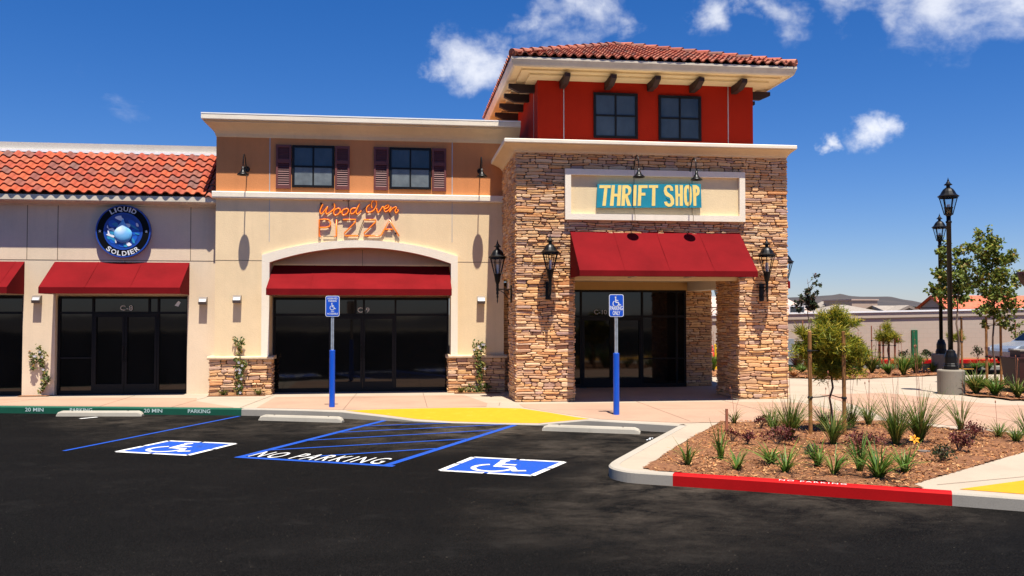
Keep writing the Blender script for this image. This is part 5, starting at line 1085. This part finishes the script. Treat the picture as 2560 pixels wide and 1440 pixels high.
staked_tree((b4.x, b4.y, 0), .9, 1.8, cl([(2222, 818, 0, 18, 12, .8), (2205, 835, 0, 16, 12, .8), (2238, 838, 0, 16, 12, .9), (2222, 845, 0, 22, 12, 1.), (2245, 850, 0, 10, 8, .4), (2196, 848, 0, 9, 10, .4)], 2221, 925, k),
    1100, .11, 'acacia', 'small round headed staked tree in front of the beige block wall', None, [(-13*k, 0), (-8*k, .4), (10*k, .2), (14*k, -.1)], [.45, .9], .022, 'feather', 44, 1.15, sr=.034, stmat='stakered')
b5 = gp(2190, 908); k = (b5.x*math.sin(YAW)+b5.y*math.cos(YAW))/FPX
staked_tree((b5.x, b5.y, 0), .7, 1.2, cl([(2186, 868, 0, 10, 14, .1), (2196, 880, 0, 8, 10, .1)], 2190, 908, k), 60, .06, 'maple', 'almost leafless sapling between two tall thin stakes by the block wall', None, [(-11*k, 0), (12*k, 0)], [.45, .95], .012, 'broad', 55, 1.55, sr=.025, stmat='stakered')
b6 = gp(2413, 918); k = (b6.x*math.sin(YAW)+b6.y*math.cos(YAW))/FPX
staked_tree((b6.x-.3, b6.y, 0), 1.0, 1.7, cl([(2416, 838, 0, 10, 10, .8), (2392, 845, 0, 12, 16, .8), (2418, 848, 0, 9, 7, .5)], 2408, 918, k), 900, .12, 'acacia', 'little round tree seen between the street lamp and the large tree', None, [(-14*k, 0), (10*k, 0)], [.5, 1.0], .02, 'feather', 66, 1.6, sr=.028, stmat='stakered')
b7 = gp(2020, 910); k = (b7.x*math.sin(YAW)+b7.y*math.cos(YAW))/FPX
staked_tree((b7.x, b7.y, 0), 1.2, 3.5, cl([(2048, 690, 0, 7, 5, .10), (2046, 705, 0, 8, 5, .08), (2050, 712, 0, 6, 4, .06), (2014, 728, 0, 10, 8, .25), (2030, 725, 0, 8, 5, .14), (2010, 745, 0, 10, 8, .2), (1998, 758, 0, 14, 8, .25), (2026, 748, 0, 16, 16, .8), (2032, 765, 0, 14, 16, .8), (1992, 775, 0, 14, 6, .2), (2040, 735, 0, 6, 10, .15)], 2020, 910, k),
    260, .12, 'dkleaf', 'gangly sparse tree next to the right edge of the stone tower', None, [(-13*k, 0)], [1.2], .028, 'broad', 77, 1.75, sr=.03, stmat='stakered')
b8 = gp(2548, 905); k = (b8.x*math.sin(YAW)+b8.y*math.cos(YAW))/FPX
staked_tree((b8.x, b8.y, 0), .9, 1.9, cl([(2550, 812, 0, 10, 12, .3), (2547, 840, 0, 12, 12, .3), (2558, 830, 0, 10, 12, .3)], 2548, 905, k), 200, .09, 'maple', 'thin sapling with one stake above the silver car', None, [(-9*k, 0)], [1.1], .016, 'broad', 88, 1.75, sr=.025, stmat='stakered')

# climbers on the shop walls
def climber(px, py, pts, yw, label, seed, nl=260, mat='vine', flowers=6, extra=None):
    rnd = random.Random(seed); b_ = at(px, py, yw-.15); b_.z = 0; t_ = thing('climbing_plant', label, 'climbing plant', b_[:], 'climbing plants against the shop walls'); sm_ = MB(); mb = MB(); fm = MB()
    for path in pts:
        P3 = [at(x, y, yw-.06-.03*rnd.random()) for x, y in path]; sm_.tube(P3, .006, 5)
        for k in range(int(nl*len(path)/17)):
            i = rnd.randint(0, len(P3)-2); p_ = P3[i].lerp(P3[i+1], rnd.random())+Vector((rnd.gauss(0, .038), rnd.gauss(0, .015)-.02, rnd.gauss(0, .04))); n_ = Vector((rnd.gauss(0, .6), -1, rnd.gauss(0, .6)+.4)).normalized(); d = n_.orthogonal().normalized(); d = d*math.cos(k*1.7)+n_.cross(d)*math.sin(k*1.7); s_ = n_.cross(d); l_ = .042*rnd.uniform(.6, 1.3)
            mb.add([p_-d*l_, p_+s_*l_*.5, p_+d*l_, p_-s_*l_*.5], [(0, 1, 2, 3)])
    for k in range(flowers):
        path = rnd.choice(pts); i = rnd.randint(0, len(path)-2); f_ = rnd.random(); p_ = at(path[i][0]*(1-f_)+path[i+1][0]*f_+rnd.uniform(-6, 8), path[i][1]*(1-f_)+path[i+1][1]*f_, yw-.13)
        for j in range(5): a = j*1.257; fm.add([p_, p_+Vector((math.cos(a-.4), -.2, math.sin(a-.4)))*.035, p_+Vector((math.cos(a+.4), -.2, math.sin(a+.4)))*.035], [(0, 1, 2)])
    sm_.build('stems', 'bark', t_); mb.build('foliage', mat, t_); 
    if flowers: fm.build('blossom', 'petal', t_)
    return t_
climber(106, 983, [[(106, 983), (108, 960), (112, 940), (110, 920), (106, 900), (112, 885)], [(108, 965), (118, 948), (122, 940)], [(106, 905), (95, 898), (84, 893), (82, 905), (81, 922)], [(104, 884), (102, 880), (94, 870)], [(84, 893), (80, 884)]], YW, 'straggling climber with pale blossoms on the pale pillar at the left', 3, 260, 'vine', 5)
climber(597, 985, [[(597, 985), (596, 960), (600, 940), (594, 925), (597, 905), (594, 898)], [(597, 940), (604, 920), (612, 910)], [(600, 985), (598, 960), (602, 930)], [(594, 925), (601, 910), (606, 905)]], YM-.11, 'dense climber with white blossoms on the left stone plinth', 4, 500, 'vine', 9)
climber(598, 890, [[(600, 888), (600, 872), (594, 858), (589, 850)], [(600, 870), (606, 856), (604, 852)]], YM+.02, 'dry yellow shoots above the left stone ledge', 6, 240, 'vine', 0)
climber(1200, 985, [[(1200, 985), (1200, 960), (1198, 940), (1197, 915), (1195, 895)], [(1200, 975), (1180, 965), (1165, 975)], [(1200, 975), (1215, 962), (1222, 970)], [(1198, 935), (1208, 920), (1205, 905)], [(1195, 895), (1190, 880), (1186, 862)], [(1195, 895), (1204, 878), (1202, 862), (1196, 858)], [(1205, 860), (1209, 875)], [(1200, 985), (1185, 980)]], YM-.11, 'yellow green climber with lilac blossoms on the right stone plinth', 5, 340, 'vine', 7)
for (px, lb) in ((558, 'low tuft at the left end of the left stone plinth'), (648, 'low tuft at the right end of the left stone plinth'), (1152, 'pale green tuft at the left foot of the right plinth')):
    v_ = at(px, 986, YM-.2); clump((v_.x, YM-.22, 0), .18, .26, 26, lb, 'vine', 'grass_tuft', 'tufts at the foot of the stone plinths', .5, .010, px)
for (a, b2, y, w_) in ((-9.4, -8.65, YW-.16, .32), (-4.75, -3.35, YM-.30, .26), (1.4, 2.6, YM-.30, .30)):
    mm = struct('wall_bed', MB().poly([(a, y-w_/2), (b2, y-w_/2), (b2, y+w_/2), (a, y+w_/2)], .012), 'mulch')

# ================================================================ BACKGROUND
bedB = [(9.6, 27.85), (12.3, 26.95), (13.6, 25.95), (17.6, 27.25), (19.3, 29.2), (18.6, 30.6), (14, 31.6), (9.6, 31.9)]
struct('far_bed', mulchbed(bedB, .012, .25), 'mulch', smooth=True); chips(bedB, 2500, .03, .05, 9).build('bark_mulch', 'chip', kind='stuff', label='bark chips covering the bed beyond the plaza', category='mulch')
bedR = [(14.05, 20.4), (14.5, 18.9), (22, 17.4), (24, 22), (19.5, 25.6), (16.2, 24)]
struct('right_bed', mulchbed(bedR, .02, .25), 'mulch', smooth=True); chips(bedR, 3000, .035, .04, 10).build('bark_mulch', 'chip', kind='stuff', label='bark chips covering the bed right of the street lamps', category='mulch')
struct('road', MB().poly([(9.6, 31.95), (14, 31.65), (18.6, 30.65), (34, 26.3), (60, 20), (60, 33), (28, 34.4), (15, 34.4), (9.6, 34.4)], -.02, -.3), 'asphalt')
fk = kerb([(30, 34.3, .13), (24, 34.5, .13), (18, 34.75, .13), (9.6, 35.0, .13)][::-1], .15); struct('far_kerb', fk, 'kred')
struct('far_verge', MB().poly([(9.6, 35.1), (18, 34.9), (30, 34.45), (60, 33), (60, 60), (9.6, 60)], .11, -.2), 'mulch')
ck = MB()
strip(ck, [(19.4, 30.45), (21.0, 30.0)], .28, .03); strip(ck, [(22.4, 29.6), (28.5, 27.9)], .4, .03); struct('far_ramp', ck, 'pyellow')
ck = MB(); ck.box(17.2, 18.6, 30.9, 31.3, -.02, .10, R(-14)); ck.box(21.5, 28, 29.6, 30.1, -.02, .10, R(-15)); struct('far_kerb_end', ck, 'kerb')
# beige block building
BW = thing('block_building', 'long low beige block building with white parapet beyond the plaza', 'building', (24, 36.5, 0))
yb2 = 36.6; ry = R(-1.5)
def yl(x): return 36.9-(x-14)*.055
bwm = MB(); bwm.add([(13.2, yl(13.2), 0), (34, yl(34), 0), (34, yl(34), 2.10), (13.2, yl(13.2), 1.70), (13.2, 44, 0), (34, 44, 0), (34, 44, 2.10), (13.2, 44, 1.70)], [(0, 1, 2, 3), (0, 3, 7, 4), (1, 5, 6, 2), (3, 2, 6, 7)]); bwm.build('wall', 'block', BW)
for (z0, z1, o_, mt, nm) in ((0, .03, .045, 'groove', 'drip_line'), (.03, .27, .05, 'block', 'parapet'), (.27, .34, .09, 'cap', 'parapet_cap')):
    p_ = MB(); xa, xb = 13.15, 34.1; za, zb3 = 1.70, 2.10
    p_.add([(xa, yl(xa)-o_, za+z0), (xb, yl(xb)-o_, zb3+z0), (xb, yl(xb)-o_, zb3+z1), (xa, yl(xa)-o_, za+z1), (xa, yl(xa)+.2, za+z0), (xb, yl(xb)+.2, zb3+z0), (xb, yl(xb)+.2, zb3+z1), (xa, yl(xa)+.2, za+z1)], [(0, 1, 2, 3), (3, 2, 6, 7), (0, 4, 5, 1), (0, 3, 7, 4), (1, 5, 6, 2)]); p_.build(nm, mt, BW)
gd = at(2287, 860, yl(22.5)-.07); MB().box(gd.x-.13, gd.x+.13, gd.y-.02, gd.y+.06, .12, gd.z+.62).build('green_panel', 'green', BW)
for (px, py, ph, pw, lb) in [(2262, 897, 24, 24, 'small grey green shrub right of the sapling by the block wall'), (2318, 900, 26, 22, 'small shrub at the block wall left of the street lamps'), (2339, 901, 18, 18, 'tiny shrub at the block wall close to the street lamps'), (2445, 898, 36, 26, 'upright shrub at the block wall between the two right trees'), (2476, 899, 16, 10, 'tiny dark shrub at the wall behind the large tree'), (2512, 897, 26, 18, 'sparse shrub at the wall left of the silver car'), (2298, 902, 14, 18, 'low brownish shrub right of the green panel')]:
    v_ = gp(px, py+2, .1); shrub((v_.x, v_.y, .10), m_at(px, py, ph), m_at(px, py, pw), 170, 'dkleaf', lb, 'wall_shrub', 'shrubs along the block wall', .05)
for (px, py, ph, pw, n, mt, lb, nm, kd) in [
    (1972, 940, 24, 30, 50, 'blade', 'green clump touching the right edge of the stone pier', 'lily_clump', .5), (2005, 932, 20, 30, 60, 'blade', 'green clump left of the feathery tree', 'lily_clump', .5), (2033, 936, 34, 46, 90, 'blade', 'yellow green clump behind the left tree stake', 'lily_clump', .5),
    (2150, 934, 62, 56, 110, 'bladedk', 'tall clump with cream flowers right of the feathery tree', 'lily_clump', .6), (2180, 934, 44, 44, 90, 'bladedk', 'bushy clump left of the small round tree', 'lily_clump', .6), (2220, 935, 30, 44, 70, 'blade', 'clump at the foot of the small round tree', 'lily_clump', .5),
    (2258, 938, 48, 50, 110, 'blade', 'clump right of the small round tree', 'lily_clump', .6), (2290, 934, 50, 46, 110, 'bladedk', 'clump below the green wall panel', 'lily_clump', .6), (2332, 930, 24, 20, 50, 'bladedk', 'small dark clump beside the farther lamp pedestal', 'lily_clump', .6),
    (2440, 985, 50, 70, 150, 'bladedk', 'dark clump right of the nearer lamp pedestal', 'sedge_clump', .65), (2487, 990, 44, 62, 90, 'blade', 'lighter clump at the foot of the large tree', 'sedge_clump', .5), (2545, 994, 48, 64, 60, 'bladedk', 'sparse clump in front of the maroon planter', 'sedge_clump', .4),
    (1783, 928, 46, 40, 60, 'blade', 'clump seen in the gap between the stone piers', 'lily_clump', .6), (2440, 925, 20, 40, 60, 'blade', 'clump by the yellow far kerb left of the large tree', 'lily_clump', .5), (2470, 925, 22, 40, 60, 'blade', 'clump by the yellow far kerb behind the large tree', 'lily_clump', .5)]:
    s_ = spot(px, py, .02); clump(s_, m_at(px, py, ph), m_at(px, py, pw), n, lb, mt, nm, 'clumps in the far beds', kd, .018, px, 3 if ph > 45 else 0)
v_ = spot(1995, 925, .02); clump(v_, m_at(1995, 925, 40), m_at(1995, 925, 44), 40, 'dark bronze flax left of the feathery tree', 'flax', 'flax_plant', None or 'flax plants', .85, .03, 8)
v_ = spot(1985, 943, .02); clump(v_, m_at(1985, 943, 16), m_at(1985, 943, 26), 60, 'dry brown tuft in the mulch beside the stone pier', 'chip', 'dry_tuft', 'dry tufts', .7, .012, 9)
# maroon tiered planter
v_ = gp(2546, 984); k = (v_.x*math.sin(YAW)+v_.y*math.cos(YAW))/FPX
U = thing('tiered_planter', 'maroon planter with a raised bowl at the right edge of the photo', 'planter', (v_.x, v_.y, 0)); c_ = (v_.x+12*k, v_.y)
z0, z1 = 19*k, 88*k
def frus(ra, rb, za, zb3, rz=0):
    return MB().lathe([(ra*1.414, za), (rb*1.414, zb3)], (c_[0], c_[1], 0), 4, True, R(45)+rz)
frus(28*k, 34*k, z0, z1).build('basin', 'maroon', U); frus(36*k, 36*k, z1, z1+3*k).build('basin_rim', 'maroon', U); frus(19*k, 19*k, z1+3*k, z1+18*k).build('inner_box', 'maroon', U); frus(21*k, 21*k, z1+18*k, z1+21*k).build('inner_rim', 'ped', U)
for a, b2 in ((-1, -1), (1, -1), (1, 1), (-1, 1)): MB().box(c_[0]+a*18*k-.02, c_[0]+a*18*k+.02, c_[1]+b2*18*k-.02, c_[1]+b2*18*k+.02, -.02, z0).build('leg', 'maroon', U)
MB().lathe([(.10, z1+21*k), (.06, z1+60*k), (.05, 200*k), (.09, 262*k)], (c_[0]+.30, c_[1], 0), 8).build('stem', 'maroon', U)
MB().lathe([(.03, 258*k), (14*k, 264*k), (24*k, 276*k), (31*k, 296*k), (32*k, 304*k), (29*k, 304*k), (22*k, 284*k), (.02, 268*k)], (c_[0]+.30, c_[1], 0), 20).build('bowl', 'maroon', U, smooth=True)
# silver car
v_ = gp(2536, 914); cz = -.02; CAR = thing('parked_car', 'silver blue car showing its nose behind the maroon planter', 'car', (v_.x+2.0, v_.y, cz)); cx, cy = v_.x, v_.y
prof = [(0, .35), (.0, .55), (.06, .66), (.25, .78), (1.15, .92), (1.75, 1.34), (2.1, 1.45), (3.3, 1.46), (3.9, 1.35), (4.4, 1.02), (4.75, .95), (4.8, .6), (4.78, .32), (4.2, .25), (.4, .22)]
body = MB(); secs = [(-.86, .97, 0), (-.80, 1., 0), (0, 1., .02), (.80, 1., 0), (.86, .97, 0)]
vs = []; n = len(prof)
for (y, s_, up_) in secs:
    for (x, z) in prof: tp = max(0, (z-.95)/.5); vs.append((cx+2.4+(x-2.4)*s_, cy+.9+y*(1-.2*tp), cz+z+(up_ if z > .8 else 0)))
body.add(vs, [(i*n+j, i*n+(j+1) % n, (i+1)*n+(j+1) % n, (i+1)*n+j) for i in range(4) for j in range(n)]+[tuple(range(n)), tuple(4*n+j for j in range(n))]); body.build('body', 'carpaint', CAR, smooth=False)
gw = MB(); gw.add([(cx+1.22, cy+.2, cz+.955), (cx+1.76, cy+.26, cz+1.33), (cx+1.76, cy+1.54, cz+1.33), (cx+1.22, cy+1.6, cz+.955)], [(0, 1, 2, 3)]); gw.v = [(x-.02, y, z+.035) for x, y, z in gw.v]; gw.build('windscreen', 'glass', CAR)
gw = MB(); gw.add([(cx+1.35, cy+.03, cz+.97), (cx+4.2, cy+.03, cz+.99), (cx+3.75, cy+.14, cz+1.35), (cx+1.85, cy+.14, cz+1.35)], [(0, 1, 2, 3)]); gw.build('side_window', 'glass', CAR)
for wx in (.85, 3.85):
    for yy in (.03, 1.77):
        w_ = MB(); w_.tube([(cx+wx, cy+yy-.0, cz+.33), (cx+wx, cy+yy+(.2 if yy < 1 else -.2), cz+.33)], .33, 20); tw = w_.build('wheel', 'tyre', CAR); MB().tube([(cx+wx, cy+yy-(.012 if yy < 1 else -.012), cz+.33), (cx+wx, cy+yy+.01, cz+.33)], .2, 14).build('rim', 'galv', tw)
MB().add(*(lambda m2: (m2.v, m2.f))(MB().box(cx+.0, cx+.25, cy+.02, cy+.34, cz+.58, cz+.70))).build('headlight', 'lens', CAR); MB().box(cx+.0, cx+.25, cy+1.46, cy+1.78, cz+.58, cz+.70).build('headlight', 'lens', CAR)
MB().box(cx+1.42, cx+1.55, cy-.16, cy+.02, cz+.93, cz+1.06).build('mirror', 'carpaint', CAR)
# houses
def house(x0, x1, y, zb3, zr, depth, wallm, roofm, label, gable='side', eave=.4, wins=(), zg=0):
    t_ = thing('house', label, 'house', ((x0+x1)/2, y, zg), 'houses beyond the block building')
    MB().box(x0, x1, y, y+depth, zg, zb3).build('wall', wallm, t_)
    r_ = MB(); e = eave; ym = y+depth/2
    if gable == 'side': r_.add([(x0-e, y-e, zb3-.1), (x1+e, y-e, zb3-.1), (x1+e, ym, zr), (x0-e, ym, zr), (x0-e, y+depth+e, zb3-.1), (x1+e, y+depth+e, zb3-.1), (x0-e, ym, zr-.2), (x1+e, ym, zr-.2), (x0-e, y-e, zb3-.3), (x1+e, y-e, zb3-.3)], [(0, 1, 2, 3), (3, 2, 5, 4), (8, 9, 1, 0), (8, 0, 3, 6), (9, 1, 2, 7)])
    elif gable == 'front':
        xm = (x0+x1)/2; r_.add([(x0-e, y-e, zb3-.1), (xm, y-e, zr), (x1+e, y-e, zb3-.1), (x0-e, y+depth, zb3-.1), (xm, y+depth, zr), (x1+e, y+depth, zb3-.1), (x0-e, y-e, zb3-.3), (xm, y-e, zr-.22), (x1+e, y-e, zb3-.3)], [(0, 1, 4, 3), (1, 2, 5, 4), (6, 7, 1, 0), (7, 8, 2, 1)])
        MB().add([(x0, y-.01, zb3), (x1, y-.01, zb3), (xm, y-.01, zr-.25)], [(0, 1, 2)]).build('gable_wall', wallm, t_)
    else:
        xm0 = x0+(x1-x0)*.35; xm1 = x1-(x1-x0)*.35; r_.add([(x0-e, y-e, zb3), (x1+e, y-e, zb3), (x1+e, y+depth+e, zb3), (x0-e, y+depth+e, zb3), (xm0, ym, zr), (xm1, ym, zr), (x0-e, y-e, zb3-.2), (x1+e, y-e, zb3-.2)], [(0, 1, 5, 4), (1, 2, 5), (2, 3, 4, 5), (3, 0, 4), (6, 7, 1, 0)])
    if gable == 'side':
        for gx in (x0, x1): MB().add([(gx, y, zb3-.05), (gx, y+depth, zb3-.05), (gx, ym, zr-.08)], [(0, 1, 2)]).build('gable_wall', wallm, t_)
    r_.build('roof', roofm, t_)
    for (wx, wz, ww, wh) in wins:
        w_ = MB().box(wx-ww/2-.08, wx+ww/2+.08, y-.05, y+.02, wz-.08, wz+wh+.08).build('window', 'hwhite', t_); MB().box(wx-ww/2, wx+ww/2, y-.07, y, wz, wz+wh).build('pane', 'glassup', w_)
    return t_
def H3(px, py, Y): return at(px, py, Y)
a = H3(1960, 788, 52); b_ = H3(2030, 742, 55); c0 = H3(1990, 830, 52)
house(H3(1700, 780, 52).x, H3(2027, 780, 52).x, 52, H3(1990, 783, 52).z, H3(1990, 742, 56).z, 9, 'hgrey', 'hroofpink', 'two storey grey house with a pinkish roof right behind the stone tower', 'side', .3, [(H3(1992, 795, 52).x, H3(1992, 803, 52).z, .9, .9), (H3(1990, 840, 52).x, H3(1992, 845, 52).z, 1.0, .7)])
house(H3(2045, 780, 90).x, H3(2108, 780, 90).x, 90, H3(2080, 772, 90).z, H3(2080, 753, 90).z, 2, 'hbeige', 'hroofgrey', 'small tan gabled house below the hill behind the feathery tree', 'front', .5)
house(H3(2120, 780, 70).x, H3(2212, 780, 70).x, 70, H3(2150, 784, 70).z, H3(2150, 762, 74).z, 9, 'hgrey', 'hroofgrey', 'house with a wide grey hip roof over the block building', 'hip', .5)
t_ = thing('building', 'flat topped stone coloured building behind the grey hip roof', 'building', (H3(2162, 780, 84).x, 84, 0)); MB().box(H3(2130, 780, 84).x, H3(2194, 780, 84).x, 84, 90, 0, H3(2160, 751, 84).z).build('wall', 'hbeige', t_); MB().box(H3(2130, 780, 84).x-.1, H3(2194, 780, 84).x+.1, 83.9, 90.1, H3(2160, 751, 84).z, H3(2160, 750, 84).z+.1).build('parapet', 'hroofpink', t_)
house(H3(2222, 780, 76).x, H3(2292, 780, 76).x, 76, H3(2250, 777, 76).z, H3(2250, 764, 78).z, 4, 'hgrey', 'hroofgrey', 'house with a low grey roof left of the red roofed house', 'side', .5)
house(H3(2246, 780, 66).x, H3(2290, 780, 66).x, 66, H3(2250, 774, 66).z, H3(2268, 763, 66).z, 1.5, 'hgrey', 'hroofgrey', 'dark gable end poking over the block building', 'front', .3)
house(H3(2372, 780, 59).x, H3(2700, 780, 59).x, 59, H3(2450, 768, 59).z, H3(2450, 739, 60.75).z, 3.5, 'hgrey', 'hroofred', 'long house with a red tiled roof behind the street lamps', 'side', .3)
# far trees
for (px, py, Y, w_, h_, lb) in [(2118, 770, 95, 5, 14, 'thin dark tree beside the flat topped building'), (2208, 778, 92, 20, 12, 'bushy dark tree right of the flat topped building'), (2285, 776, 110, 26, 12, 'distant dark trees left of the red roofed house'), (2040, 776, 80, 12, 18, 'dark pointed tree behind the gangly sparse tree')]:
    v_ = at(px, py, Y); kk = Y/FPX; rnd = random.Random(px); t_ = thing('far_tree', lb, 'tree', (v_.x, Y, 0)); tk = MB().tube([(v_.x, Y, 0), (v_.x, Y, v_.z+h_*kk*.6)], [.25, .08], 6); tk.build('trunk', 'bark', t_); mb = MB()
    for q_ in range(700):
        a = rnd.uniform(0, 6.3); zz = rnd.uniform(-1.2, 1); rr_ = w_*kk*.55*math.sqrt(max(0, 1-max(0, zz)**2))*rnd.uniform(.3, 1.1); p_ = Vector((v_.x+rr_*math.cos(a), Y+rr_*math.sin(a), v_.z+h_*kk*.6*zz)); d = Vector((rnd.gauss(0, 1), rnd.gauss(0, 1), rnd.gauss(0, 1))).normalized()*.28; e = d.orthogonal().normalized()*.2; mb.add([p_-d, p_+e, p_+d, p_-e], [(0, 1, 2, 3)])
    mb.build('crown', 'dkleaf', t_)
# utility enclosure, fence, hydrant valve, bollard
FN = thing('enclosure', 'grey rendered enclosure with a louvred gate right of the stone tower', 'enclosure', (at(1985, 880, 34).x, 34, 0)); x0, x1, x2 = at(1955, 850, 34).x, at(1985, 850, 34).x, at(2008, 850, 34).x; zt = at(1980, 847, 34).z
MB().box(x0, x1, 34, 34.9, 0, zt).build('wall', 'fence', FN); gt = MB()
for q_ in range(9): gt.box(x1+.02, x2, 34.05, 34.10, zt*(q_+.15)/9, zt*(q_+.72)/9)
gt.box(x1, x1+.04, 34.03, 34.12, 0, zt); gt.box(x2, x2+.04, 34.03, 34.12, 0, zt); gt.build('louvred_gate', 'block', FN); MB().box(x1+.02, x2, 34.12, 34.16, 0, zt).build('gate_backing', 'groove', FN)
fx0, fx1 = at(1700, 850, 40).x, at(1960, 850, 40).x; W_ = thing('fence', 'grey fence seen in the gap between the stone piers', 'fence', (fx0, 40, 0)); MB().box(fx0, fx1, 40, 40.08, 0, at(1785, 842, 40).z).build('panel', 'fence', W_); MB().box(fx0, fx1, 39.97, 40.1, at(1785, 842, 40).z, at(1785, 838, 40).z).build('rail', 'hwhite', W_)
v_ = at(1780, 885, 33.0); kk = 33.9/FPX; V_ = thing('backflow_valve', 'bright red valve assembly in the gap between the stone piers', 'valve', (v_.x, 33, 0)); MB().lathe([(12*kk*.6, 0), (12*kk*.8, 6*kk), (8*kk, 12*kk), (4*kk, 18*kk), (5*kk, 22*kk), (2*kk, 28*kk), (3*kk, 32*kk), (0, 36*kk)], (v_.x, 33, .3), 12).build('valve_head', 'vred', V_); MB().tube([(v_.x-.25, 33, .42), (v_.x+.32, 33, .42)], .10, 10).build('pipe', 'vred', V_); MB().lathe([(.1, 0), (.1, .32)], (v_.x, 33, 0), 10).build('riser', 'vred', V_)
v_ = at(1789, 890, 31.0); MB().lathe([(.05, 0), (.05, .93), (.03, .96), (.002, .97)], (v_.x, 31, 0), 10).build('bollard', 'vyellow', loc=(v_.x, 31, 0), label='thin yellow bollard in the gap between the stone piers', category='bollard')
# hill in front; behind, an unseen ring added for the shop windows to mirror
hm = MB(); prof = [(1400, 760), (1800, 752), (1950, 745), (2040, 741), (2085, 737), (2102, 734), (2125, 740), (2180, 742), (2225, 741), (2250, 747), (2290, 754), (2320, 760), (2420, 766), (2600, 770), (2900, 768)]
vs = []; n = 0; rows_ = 6; px = 1400
xs_ = [1400+10*i for i in range(151)]
for i, x in enumerate(xs_):
    for (xa, ya), (xb, yb3) in zip(prof[:-1], prof[1:]):
        if xa <= x <= xb: y = ya+(yb3-ya)*(x-xa)/(xb-xa)
    top = at(x, y+1.2*noise.noise(Vector((x*.03, 0, 0))), 900)
    for j in range(rows_+1):
        f_ = j/rows_; Yd = 500+400*f_; xx = top.x*(.62+.38*f_); zz = -.2+(top.z+.2)*(f_**1.4)+6*noise.noise(Vector((xx*.02, Yd*.01, 0)))*f_*(1-f_)*1.5; vs.append((xx, Yd, zz))
hm.add(vs, [(i*(rows_+1)+j, (i+1)*(rows_+1)+j, (i+1)*(rows_+1)+j+1, i*(rows_+1)+j+1) for i in range(len(xs_)-1) for j in range(rows_)])
struct('hill', hm, 'hill', smooth=True)
hm = MB(); vs = []; n = 140
for i in range(n+1):
    a = R(165+210*i/n); hgt = 9+7*noise.noise(Vector((i*.25, 4, 0)))+2.5*noise.noise(Vector((i*2.3, 9, 0)))
    for j, (r_, f_) in enumerate(((95, 0), (105, .5), (115, 1), (170, .9))): vs.append((r_*math.cos(a), r_*math.sin(a), -.21+max(.6, hgt*.32-.9)*f_))
hm.add(vs, [(i*4+j, (i+1)*4+j, (i+1)*4+j+1, i*4+j+1) for i in range(n) for j in range(3)]); struct('reflection_ring', hm, 'hill', smooth=True)
